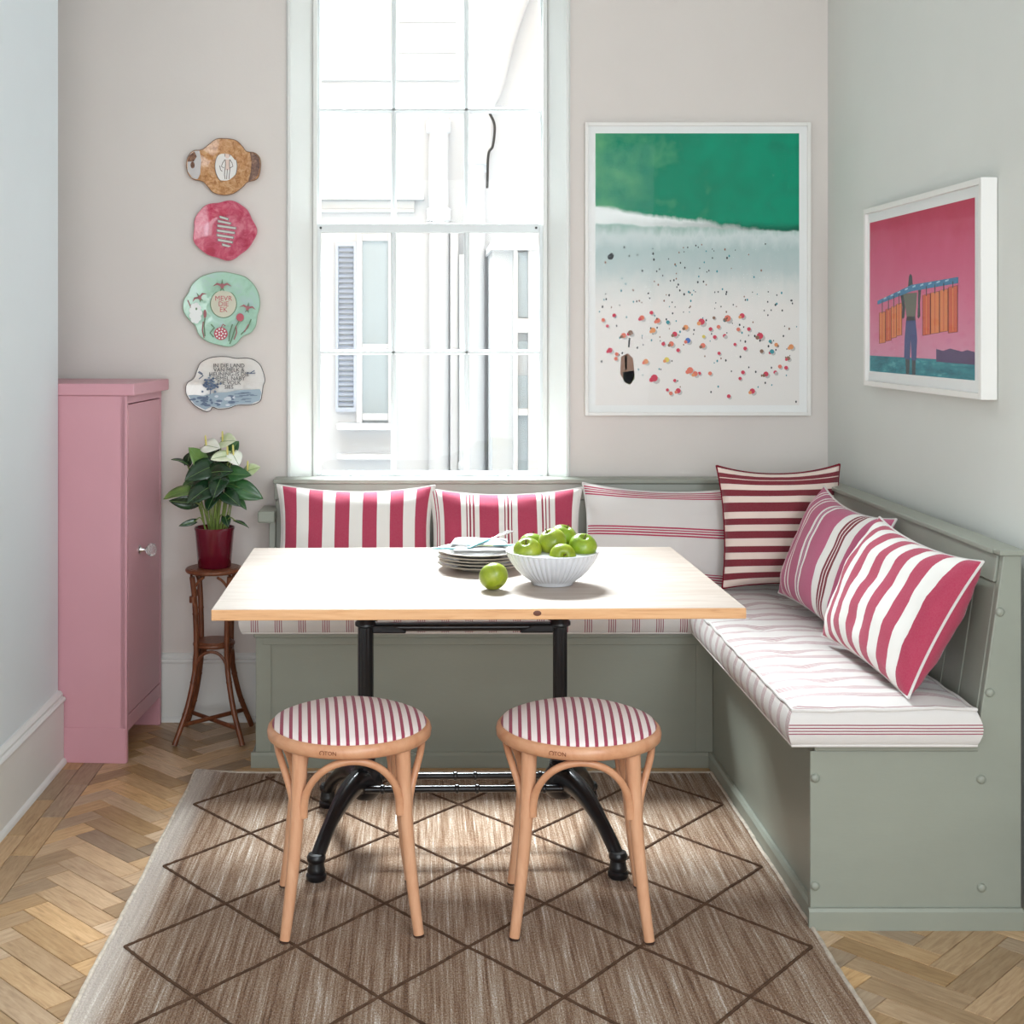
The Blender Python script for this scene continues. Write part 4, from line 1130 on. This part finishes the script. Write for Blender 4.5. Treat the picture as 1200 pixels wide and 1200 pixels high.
w0 = bt['_w']
zz = t.math('MULTIPLY_ADD', S[2], 1/Hh, -(pz0-w0[2])/Hh)     # 0..1 bottom to top
xn = t.math('MULTIPLY_ADD', S[0], 1/Wd_, -(px0-w0[0])/Wd_)
n1 = t.noise(t.mapping(co, (9, 1, 9)), 1, 5, .6); n2 = t.noise(t.mapping(co, (26, 1, 10)), 1, 5, .65); n3 = t.noise(t.mapping(co, (90, 1, 60)), 1, 4, .7)
sea = t.ramp(t.math('MULTIPLY_ADD', n1, .6, t.math('MULTIPLY', xn, .35)), [(.22, srgb(92, 164, 116)), (.42, srgb(10, 130, 98)), (.62, srgb(0, 146, 112)), (.8, srgb(20, 120, 92))])
fl = t.ramp(n3, [(.66, (0, 0, 0, 1)), (.74, (1, 1, 1, 1))])
sea = t.mix(t.math('MULTIPLY', fl, .35), sea, srgb(190, 232, 214))
zw = t.math('ADD', zz, t.math('MULTIPLY', t.math('SUBTRACT', n2, .5), .10))
wash = t.ramp(zw, [(.36, srgb(232, 227, 222)), (.44, srgb(216, 218, 214)), (.50, srgb(190, 202, 200)), (.57, srgb(178, 196, 194)), (.62, srgb(206, 216, 214)), (.66, srgb(156, 186, 176))])
edgez = t.math('ADD', zz, t.math('ADD', t.math('MULTIPLY', t.math('SUBTRACT', n1, .5), .05), t.math('MULTIPLY', xn, .03)))
fm = t.ramp(edgez, [(.665, (0, 0, 0, 1)), (.672, (1, 1, 1, 1))])
foamb = t.math('SUBTRACT', edgez, t.math('MULTIPLY_ADD', xn, -.075, .062))
fo = t.ramp(t.math('ADD', foamb, t.math('MULTIPLY', t.math('SUBTRACT', n2, .5), .03)), [(.66, (1, 1, 1, 1)), (.675, (0, 0, 0, 1))])
seaf = t.mix(fo, sea, srgb(240, 244, 242))
dk = t.ramp(edgez, [(.678, (1, 1, 1, 1)), (.70, (0, 0, 0, 1))])
seaf = t.mix(t.math('MULTIPLY', dk, t.math('MULTIPLY', xn, .75)), seaf, srgb(6, 70, 54))
t.color(t.mix(fm, wash, seaf))
mb = MB(); quadxy(mb, [(px0, pz0), (px1, pz0), (px1, pz1), (px0, pz1)], D-.0137)
mb.build('print_sheet', t.mat, bt, recalc=False)
UC = [plain('print_%s' % n, srgb(*c), .6) for n, c in (('red', (206, 60, 84)), ('coral', (222, 120, 98)), ('orange', (226, 150, 96)), ('teal', (60, 140, 150)), ('blue', (70, 110, 180)), ('yellow', (222, 200, 96)), ('dark', (52, 56, 58)), ('olive', (104, 108, 52)), ('brown', (140, 104, 84)), ('shade', (190, 186, 182)))]
dots = MB(); r_ = random.Random(3)
def dot(u, v, r, mi, n=8, sq=1.0, rot=0):
    x, z = bp(u, v); r *= kx
    quadxy(dots, [(x+r*cos(2*pi*k/n+rot), z+r*sq*sin(2*pi*k/n+rot)) for k in range(n)], D-.0141-.00001*(len(dots.f) % 20), mi)
BG = [(700+X/5, 340+Y/5, r, c) for X, Y, r, c in ((100, 148, 3, 0), (262, 162, 4, 1), (318, 132, 3, 0), (355, 178, 4, 1), (415, 188, 3, 3), (520, 218, 4, 2), (612, 185, 5, 0), (685, 162, 2.4, 8), (765, 165, 5, 1), (850, 150, 4, 0), (328, 235, 4, 2), (455, 258, 4, 0), (532, 295, 4.2, 4), (625, 272, 2.6, 5), (690, 275, 3, 0), (748, 268, 3, 0), (828, 230, 3, 1), (890, 228, 3, 0), (955, 268, 5, 0), (388, 315, 3, 0), (435, 315, 4, 1), (620, 325, 4, 1), (475, 352, 3, 0), (1025, 360, 3.6, 3), (1050, 320, 3, 2), (1138, 332, 4, 2), (868, 342, 3, 0), (75, 352, 4, 0), (115, 375, 3, 1), (110, 402, 3, 1), (155, 265, 4, 1), (195, 250, 4, 8), (285, 418, 4, 2), (408, 408, 4, 5), (715, 370, 2.6, 0), (545, 470, 5, 1), (575, 490, 4, 1), (662, 488, 3, 1), (335, 515, 5.5, 0), (475, 590, 4, 0), (432, 605, 3, 1), (412, 585, 2.4, 0), (855, 482, 3, 0), (838, 518, 2.6, 0), (910, 592, 4.2, 0), (772, 622, 3, 0), (990, 492, 4, 0), (1045, 482, 3, 0), (1108, 455, 3, 0), (1072, 448, 3, 1), (1120, 400, 3.4, 8), (665, 228, 3, 0), (712, 215, 3, 1), (808, 318, 2.4, 0), (965, 358, 3, 8), (35, 175, 3, 1), (60, 210, 2.4, 0), (1015, 300, 2.6, 3), (455, 530, 2.5, 0), (600, 488, 2.6, 0))]
for u, v, r, c in BG:
    dot(u+r*.45, v+r*.5, r*.8, 9); dot(u, v, r*.78, c, 8, 1, r_.random())
    if r > 3: dot(u-r*.6, v+r*.4, r*.5, r_.choice([1, 2, 0, 8]))
for k in range(210):
    u = r_.uniform(700, 935); v = 340 + abs(r_.gauss(0, 1))*60 if k < 150 else r_.uniform(285, 345)
    if k >= 150: u = r_.gauss(805, 45)
    if v < 472 and 700 < u < 935: dot(u, v, r_.uniform(.6, 1.2), r_.choice([6, 6, 6, 8, 3]), 5, 1.5, r_.random()*3)
quad = lambda uv, mi: quadxy(dots, [bp(*q) for q in uv], D-.0146, mi)
quad([(728, 418), (736, 414), (742, 420), (744, 440), (740, 450), (733, 449), (727, 438)], 8); quad([(730, 436), (743, 434), (744, 444), (738, 451), (731, 447)], 7); quad([(732, 418), (735, 416), (735, 432), (733, 434)], 6); quad([(737, 396), (739, 396), (738, 407), (736, 407)], 6)
quad([(712, 300), (717, 296), (720, 299), (718, 304), (713, 304)], 6)
dots.build('printed_figures', UC, bt, recalc=False)
MB().box(fx0+.0125, fx1-.0125, D-.0185, D-.0170, fz0+.0125, fz1-.0125).build('glazing', M_glaze, bt)

# ------------------------------------------------------------------ framed figure print on the right wall
FY0, FY1, FZ0, FZ1 = 3.362, 4.268, 1.226, 1.789
pt2, pf = framed('figure_print', 'deep white framed print of a figure carrying orange floats on a pole, right wall', 'x', FY0, FY1, FZ0, FZ1, .043, .016, XR, None)
def py(X, Y):   # print coordinates 0..1 left(far)->right(near), bottom->top
    ya, yb_, za, zb_ = 4.236, 3.424, 1.273, 1.744
    return (ya+(yb_-ya)*X, za+(zb_-za)*Y)
fm_ = MB(); XP = XR-.0328
def poly(pts, mi, k=0):
    fm_.add([(XP-.0001*k, *py(*p)) for p in pts], [tuple(range(len(pts)))], mi)
tpk = NT('print_pink_sky', .45, .2); co = tpk.coord(); S = tpk.sep(co)
zn = tpk.math('MULTIPLY_ADD', S[2], 1/.471, -(1.273-FZ0)/.471)
nn = tpk.noise(co, 9, 5, .65); n5 = tpk.noise(co, 30, 4, .7)
zc = tpk.math('ADD', zn, tpk.math('MULTIPLY', tpk.math('SUBTRACT', nn, .5), .3))
cc = tpk.ramp(zc, [(.1, srgb(222, 150, 176)), (.45, srgb(222, 116, 148)), (.75, srgb(212, 92, 126)), (1, srgb(196, 62, 92))])
tpk.color(tpk.mix(tpk.math('MULTIPLY', tpk.ramp(n5, [(.62, (0, 0, 0, 1)), (.75, (1, 1, 1, 1))]), .3), cc, srgb(190, 80, 120)))
tse = NT('print_teal_sea', .45, .2); co = tse.coord()
tse.color(tse.ramp(tse.noise(tse.mapping(co, (1, 8, 40)), 1, 5, .7), [(.35, srgb(22, 104, 118)), (.55, srgb(52, 142, 152)), (.7, srgb(120, 190, 196))]))
MPR = [tpk.mat, tse.mat, plain('print_violet', srgb(84, 62, 104), .5), plain('print_slate', srgb(58, 62, 66), .5), plain('print_navy', srgb(66, 78, 128), .5), plain('print_pole_blue', srgb(64, 128, 168), .5), plain('print_float_orange', srgb(232, 136, 78), .5), plain('print_float_deep', srgb(216, 96, 62), .5), plain('print_shirt', srgb(112, 112, 98), .5), plain('print_float_edge', srgb(140, 52, 40), .5), plain('print_pole_light', srgb(168, 206, 220), .5)]
poly([(0, 0), (1, 0), (1, 1), (0, 1)], 0)
poly([(0, 0), (1, 0), (1, .105), (0, .105)], 1, 1)
poly([(.68, .09), (1, .085), (1, .155), (.94, .165), (.90, .155), (.80, .17), (.74, .155), (.68, .165)], 2, 2)
poly([(.395, .0), (.425, .0), (.438, .16), (.445, .30), (.40, .30), (.385, .16)], 3, 2); poly([(.455, 0), (.485, 0), (.492, .16), (.488, .30), (.445, .30), (.452, .16)], 3, 2)
poly([(.375, .10), (.43, .09), (.44, .23), (.45, .09), (.495, .09), (.505, .22), (.490, .335), (.395, .335), (.38, .22)], 4, 3)
poly([(.395, .335), (.49, .335), (.485, .36), (.402, .36)], 3, 3)
poly([(.40, .36), (.487, .36), (.498, .44), (.503, .505), (.36, .505), (.385, .44)], 8, 4)
poly([(.335, .505), (.365, .505), (.388, .42), (.378, .355), (.362, .345), (.352, .36), (.36, .42)], 3, 5); poly([(.515, .52), (.545, .53), (.532, .44), (.535, .36), (.52, .345), (.508, .355), (.512, .43)], 3, 5)
poly([(.415, .545), (.425, .61), (.44, .625), (.455, .61), (.464, .545)], 3, 5)
poly([(.09, .445), (.09, .47), (.45, .555), (.87, .575), (.87, .54), (.45, .515)], 5, 6)
for i in range(9):
    x = .16+.075*i; b = .458+(x-.09)*.21 if x < .45 else .532+(x-.45)*.055
    poly([(x, b+.004), (x+.03, b+.010), (x+.028, b+.02), (x, b+.013)], 10, 7)
for i, (x0, x1, zt, zb) in enumerate(((.115, .175, .395, .19), (.185, .24, .415, .205), (.245, .295, .43, .225), (.30, .35, .445, .24), (.56, .625, .49, .245), (.635, .705, .50, .255), (.715, .78, .51, .265), (.79, .86, .525, .26))):
    m_ = (i % 3 == 1) and 7 or 6
    poly([(x0-.006, zb-.004), (x1+.006, zb+.004), (x1+.006, zt+.004), (x0-.006, zt-.004)], 9, 5)
    poly([(x0, zb), (x1, zb+.006), (x1, zt), (x0, zt-.004)], m_, 6)
    poly([((x0+x1)/2-.004, zb+.01), ((x0+x1)/2+.004, zb+.01), ((x0+x1)/2+.004, zt-.01), ((x0+x1)/2-.004, zt-.01)], 7 if m_ == 6 else 6, 7)
    xm = (x0+x1)/2; tp = (.458+(xm-.09)*.21 if xm < .45 else .532+(xm-.45)*.055)
    poly([(xm-.004, zt-.01), (xm+.004, zt-.01), (xm+.004, tp), (xm-.004, tp)], 3, 7)
fm_.build('print_sheet', MPR, pt2, recalc=False)
MB().box(XR-.0385, XR-.0370, FY0+.0165, FY1-.0165, FZ0+.0165, FZ1-.0165).build('glazing', M_glaze, pt2)

# ------------------------------------------------------------------ four ceramic wall plates
def wp(u, v): return ((u-500)*.003062, 1.4-(v-388)*.003062)
def blotch(name, cols, sc, rough=.16, stops=(.35, .5, .65), dist=.6):
    t = NT(name, rough, .5, coat=.4); f = t.noise(t.coord(), sc, 5, .65, dist)
    t.color(t.ramp(f, [(stops[i], srgb(*c)) for i, c in enumerate(cols)])); t.bump(t.noise(t.coord(), 60, 2), .05, .002); return t.mat
def wall_plate(label, u, v, outline, mat, rim_mat, well=.62):
    cx, cz = wp(u, v)
    t = thing('wall_plate', label, 'plate', (cx, D, cz), world=True, group='ceramic plates hung on the back wall')
    n = len(outline); rings = [0, .2, .4, well-.06, well, well+.06, .8, .93, 1.0]
    def h(f):
        if f < well-.06: return .008
        return .008 + .014*((f-well+.06)/(1-well+.06))**.8
    mb = MB(); vs = []
    for f in rings[1:]:
        for (a, b) in outline: vs.append((cx+a*f*.003062, D-.004-h(f), cz+b*f*.003062))
    vs.append((cx, D-.004-.008, cz)); c0 = len(vs)-1
    fs = [(c0, (j+1) % n, j) for j in range(n)]
    K_ = len(rings)-1
    for i in range(K_-1):
        for j in range(n): jj = (j+1) % n; fs.append((i*n+j, i*n+jj, (i+1)*n+jj, (i+1)*n+j))
    b0 = len(vs)
    for f in (.98, .70):
        for (a, b) in outline: vs.append((cx+a*f*.003062, D-.0015-(h(f)-.004 if f > .8 else 0), cz+b*f*.003062))
    for j in range(n):
        jj = (j+1) % n
        fs.append(((K_-1)*n+j, (K_-1)*n+jj, b0+jj, b0+j)); fs.append((b0+j, b0+jj, b0+n+jj, b0+n+j))
    fs.append(tuple(b0+n+j for j in range(n)))
    mb.add(vs, fs); mb.build('dish', mat, t, smooth=True, ang=70)
    MB().tube([(cx+a*.003062, D-.004-h(1), cz+b*.003062) for (a, b) in outline], .0013, 6, closed=True).build('rim_line', rim_mat, t, smooth=True)
    return t
def smooth_outline(P, n=6): return [(p.x, p.y) for p in catmull([(a, b, 0) for a, b in P], n, True)]
def deco(name, polys, mats, t, u, v, dy):
    mb = MB()
    for k, (pts, mi) in enumerate(polys):
        q = [wp(u+a, v-b) for a, b in pts]
        y = D-dy-.00003*k
        mb.add([(x, y, z) for x, z in q] + [(x, y+.0012, z) for x, z in q], [tuple(range(len(q)))] + [(i, (i+1) % len(q), len(q)+(i+1) % len(q), len(q)+i) for i in range(len(q))], mi)
    return mb.build(name, mats, t)
def ell(cx, cy, rx, ry, n=20): return [(cx+rx*cos(2*pi*k/n), cy+ry*sin(2*pi*k/n)) for k in range(n)]
def line(pts, w):
    out = []; n = len(pts)
    L_, R_ = [], []
    for i, p in enumerate(pts):
        a = Vector(pts[max(0, i-1)]); b = Vector(pts[min(n-1, i+1)]); d = (b-a).normalized(); q = Vector((-d.y, d.x))*w/2
        L_.append((p[0]+q.x, p[1]+q.y)); R_.append((p[0]-q.x, p[1]-q.y))
    return L_+R_[::-1]
INK = plain('ink_brown', srgb(88, 66, 58), .4); INKB = plain('ink_blue', srgb(66, 86, 116), .4); WHT = plain('glaze_white', srgb(232, 226, 220), .15, 0, .5, .4)
SIL = plain('lustre_silver', srgb(206, 196, 192), .12, .6); BRN = blotch('glaze_dark_brown', [(70, 40, 26), (104, 64, 42), (150, 104, 76)], 60)
# 1 brown lobed plate
O1 = smooth_outline([(0, 33), (14, 31), (22, 24), (27, 18), (36, 16.5), (42, 11), (43.5, 2), (42, -9), (38, -15), (28, -18), (22, -24), (12, -31), (0, -33), (-12, -30), (-19, -22), (-25, -17), (-36, -14), (-42, -6), (-43, 5), (-40, 14), (-34, 19), (-25, 20), (-17, 26), (-9, 32)])
w1 = wall_plate('brown speckled lobed wall plate with white oval, topmost of the four', 262.5, 196, O1, blotch('glaze_caramel', [(160, 104, 58), (196, 142, 92), (214, 170, 126)], 70), plain('rim_brown', srgb(120, 80, 48), .3), .5)
deco('silver_lobe', [([(-42, 5), (-40, 13.5), (-34, 18.5), (-28, 19), (-26, 8), (-27, -8), (-30, -14.5), (-36, -13.5), (-42, -5)], 0), ([(-42, 6), (-40, 13), (-34, 18), (-31, 12), (-35, 6)], 1), (ell(-36, 2, 2.5, 4), 1)], [SIL, BRN], w1, 262.5, 196, .0262)
deco('dark_lobe', [([(43, 2), (41.5, 11), (36, 16), (31, 17), (33, 6), (32, -6), (29, -17), (37, -14.5), (41.5, -8)], 0)], [BRN], w1, 262.5, 196, .0262)
fig = [(ell(2.5, 1, 13, 19.5, 28), 0), (ell(4, 13.5, 2.8, 3.2), 2)]
fig += [(line(p, .8), 1) for p in ([(1, 9), (-1.5, 5), (-3, 1), (0, -1)], [(7, 9), (9.5, 5), (10.5, 1), (7, -1)], [(1.5, 9), (1.8, 3), (1.2, -3), (.6, -9), (1.4, -14)], [(6.6, 9), (6.4, 3), (7, -3), (6.2, -9), (6, -14)], [(4, -2), (3.6, -8), (3.2, -14)], [(1.2, 12.5), (1.2, 16), (4, 17.3), (6.8, 16), (6.8, 12.5)], [(-2, -5), (-4, -3), (-5, 2)])]
fig += [([(1.6, 9), (6.5, 9), (6.5, 2), (6.8, -3), (4, -3.5), (1.3, -3), (1.8, 2)], 2)]
fig = [fig[0], fig[-1]] + fig[1:-1]
deco('oval_medallion', fig, [WHT, INK, plain('blush_glaze', srgb(226, 200, 186), .2)], w1, 262.5, 196, .0135)
mb = MB(); mb.tube([(*[wp(262.5+a, 196-b)[0]], D-.0145, wp(262.5+a, 196-b)[1]) for a, b in ell(2.5, 1, 13, 19.5, 36)], .0010, 6, closed=True); mb.build('oval_line', INK, w1, smooth=True)
# 2 red plate
O2 = [( (36.5+1.2*cos(5*a+.6)+.6*cos(9*a))*cos(a), (34+1.2*cos(5*a+.6)+.6*cos(9*a))*sin(a)) for a in [2*pi*k/96 for k in range(96)]]
w2 = wall_plate('pinkish red marbled wall plate with a coiled grey white motif, second from top', 263.5, 270, O2, blotch('glaze_rose', [(176, 44, 74), (198, 78, 104), (216, 124, 140)], 26), plain('rim_rose', srgb(198, 90, 112), .3), .58)
coil = []
for k, (x0, x1, y0) in enumerate(((-6, 4, 17), (-8, 7, 12), (-8.5, 13, 6.5), (-9, 11.5, 1), (-9, 10, -4.5), (-8, 9, -10), (-3, 8, -15.5))):
    coil.append(([(x0-.7, y0+.8), (x1+.7, y0-2.6), (x1+.5, y0-5.6), (x0-.6, y0-2.6)], 1)); coil.append(([(x0, y0), (x1, y0-3.2), (x1-.5, y0-5), (x0+.3, y0-2.2)], 0))
coil.append((ell(-2, 20, 2.2, 1.6, 12), 0))
deco('coil_motif', coil, [plain('glaze_pale_grey', srgb(206, 204, 196), .2), plain('glaze_grey_line', srgb(104, 104, 100), .3)], w2, 263.5, 270, .0135)
# 3 green plate
O3 = smooth_outline([(0, 43), (14, 41), (27, 37), (37, 28), (42.5, 17), (44, 4), (41, -8), (39, -20), (33, -28), (24, -32), (17, -40), (9, -44), (-4, -42), (-17, -38), (-27, -30), (-31, -20), (-39, -12), (-45, -2), (-44.5, 10), (-39, 19), (-35, 28), (-25, 37), (-12, 41.5)])
w3 = wall_plate('mint green wavy wall plate with birds, flowers and a lettered disc, third from top', 261, 362, O3, blotch('glaze_mint', [(158, 196, 172), (172, 210, 188), (178, 206, 198)], 16), plain('rim_green', srgb(140, 168, 140), .3), .5)
PKI = plain('ink_rose', srgb(158, 92, 96), .4); GRI = plain('ink_green', srgb(96, 128, 92), .4); DISC = plain('glaze_beige', srgb(206, 202, 180), .2); BLO = plain('glaze_blossom', srgb(238, 240, 236), .2); RED = plain('ink_berry', srgb(186, 74, 88), .3)
def bird(cx, cy, s, a):
    c, s_ = cos(R(a)), sin(R(a))
    T = lambda P: [(cx+s*(x*c-y*s_), cy+s*(x*s_+y*c)) for x, y in P]
    return [(T([(-3, 0), (0, 3), (3, 0), (2, -4), (0, -6), (-2, -4)]), 0), (T([(-2, 1), (-7, 3), (-13, -2), (-7, 0), (-2, -2)]), 0), (T([(2, 1), (7, 3), (13, -2), (7, 0), (2, -2)]), 0), (T([(-1.2, 2), (0, 8), (1.2, 2)]), 1), (T([(-2, -5), (-3, -9), (0, -6), (3, -9), (2, -5)]), 1)]
pl = bird(0, 28, .85, 0) + bird(-27, 14, .75, 30) + bird(30, 2, .75, -10)
pl += [(ell(-1.5, -29, 8, 7.5, 18), 2)] + [(ell(-1.5+r0*cos(a), -29+r0*sin(a), 1, 1, 8), 3) for r0, q in ((2.4, 5), (5.6, 10)) for a in [2*pi*k/q for k in range(q)]]
pl += [(ell(21, -10, 4.5, 4.8, 14), 2), (ell(-20, -6, 1.8, 5, 12), 0)]
pl += [(line(p, 1.3), 1) for p in ([(20, -14), (15, -23), (12, -33), (9, -41)], [(-20, -11), (-21, -20), (-20, -32)], [(34, -12), (30, -22), (22, -30)], [(12, -18), (9, -28), (8, -38)], [(-13, -18), (-9, -22), (-14, -28), (-10, -33)])]
pl += [(line(p, 1.2), 0) for p in ([(-22, -15), (-23, -25), (-21, -34)], [(16, -20), (17, -28), (14, -36)], [(31, -18), (26, -27)], [(-40, 10), (-37, 3), (-34, -2)], [(4, -20), (1, -18), (-1, -22)])]
pl += [(ell(-31+4.6*cos(a), -5+9*sin(a), 3.4, 3.6, 10), 3) for a in [2*pi*k/9 for k in range(9)]] + [(ell(-31, -5, 5, 9, 12), 3), (ell(-30, 0, 1.2, 1.6, 8), 1)]
tag(deco('painted_garden', pl, [PKI, GRI, RED, BLO], w3, 261, 362, .0262), kind='stuff')
deco('lettered_disc', [(ell(1, 6, 15.8, 16.8, 32), 1), (ell(1, 6, 14.8, 15.8, 32), 0)], [DISC, GRI], w3, 261, 362, .0140)
def wtext(body, u, v, size, mat, t, dy, space=.9):
    x, z = wp(u, v); return text_mesh('lettering', body, size*.003062, mat, t, Matrix.Translation((x-t['_w'][0], -dy, z-t['_w'][2])) @ Matrix.Rotation(R(90), 4, 'X'), space=space)
wtext('MEVR\nDIE\nEK', 262, 356.5, 8.2, RED, w3, .0146, .80)
# 4 white landscape plate
O4 = smooth_outline([(-10, 32), (2, 32), (12, 30), (28, 30), (38, 25), (43, 17), (46, 5), (44, -2), (42.5, -12), (40, -20), (30, -24), (14, -24.5), (4, -28), (-8, -29), (-15, -27), (-18, -31), (-24, -31.5), (-36, -25), (-44, -15), (-46.5, -8), (-45, 1), (-37, 7), (-33, 17), (-29, 25), (-20, 30)])
w4 = wall_plate('white landscape wall plate with blue hills and black lettering, lowest of the four', 265, 450, O4, blotch('glaze_ivory', [(222, 216, 208), (230, 226, 220), (236, 232, 228)], 8), plain('rim_ink', srgb(70, 66, 68), .35), .55)
hill = [([(-44, -13), (-36, -12.5), (-26, -13.5), (-12, -10), (2, -9.5), (14, -7), (40, -6), (42, -10), (40, -19), (30, -23), (14, -23.5), (4, -27), (-8, -28), (-16, -26), (-24, -30), (-36, -24)], 0)]
rr2 = random.Random(5)
for k in range(34):
    x = rr2.uniform(-40, 10); y = -14-abs(x+15)*-.02-rr2.uniform(0, 11)
    hill.append((ell(x, y, rr2.uniform(1.5, 4.5), rr2.uniform(.8, 1.8), 8), rr2.choice([1, 1, 2])))
for k in range(60): hill.append((ell(rr2.gauss(-19, 5.5), rr2.gauss(-1, 5), rr2.uniform(1, 1.9), rr2.uniform(.9, 1.5), 7), rr2.choice([1, 3])))
for k in range(16):
    y = -9-rr2.uniform(0, 12); x = rr2.uniform(10, 30); hill.append((line([(x, y), (x+rr2.uniform(5, 10), y+.3)], .6), 1))
hill += [(line(p, .9), 3) for p in ([(-32, 14), (-27, 11), (-26, 10), (-31, 6)], [(-31, 15), (-26.5, 12)], [(24, 13), (29, 13), (34, 16)], [(29, 12.6), (35, 13)], [(-17, -4), (-18, -12)])]
deco('painted_landscape', hill, [plain('glaze_sea', srgb(156, 174, 186), .25), plain('ink_slate', srgb(92, 110, 134), .35), plain('glaze_pale', srgb(206, 214, 220), .2), INKB], w4, 265, 450, .0262)
wtext('IN DIE LAND\nVAN MELK &\nHEUNING-IS DIE\nHEMEL NABY\nDIE VOLK\nSIES', 269, 441, 6.4, plain('ink_black', srgb(52, 50, 54), .4), w4, .0264, .78)
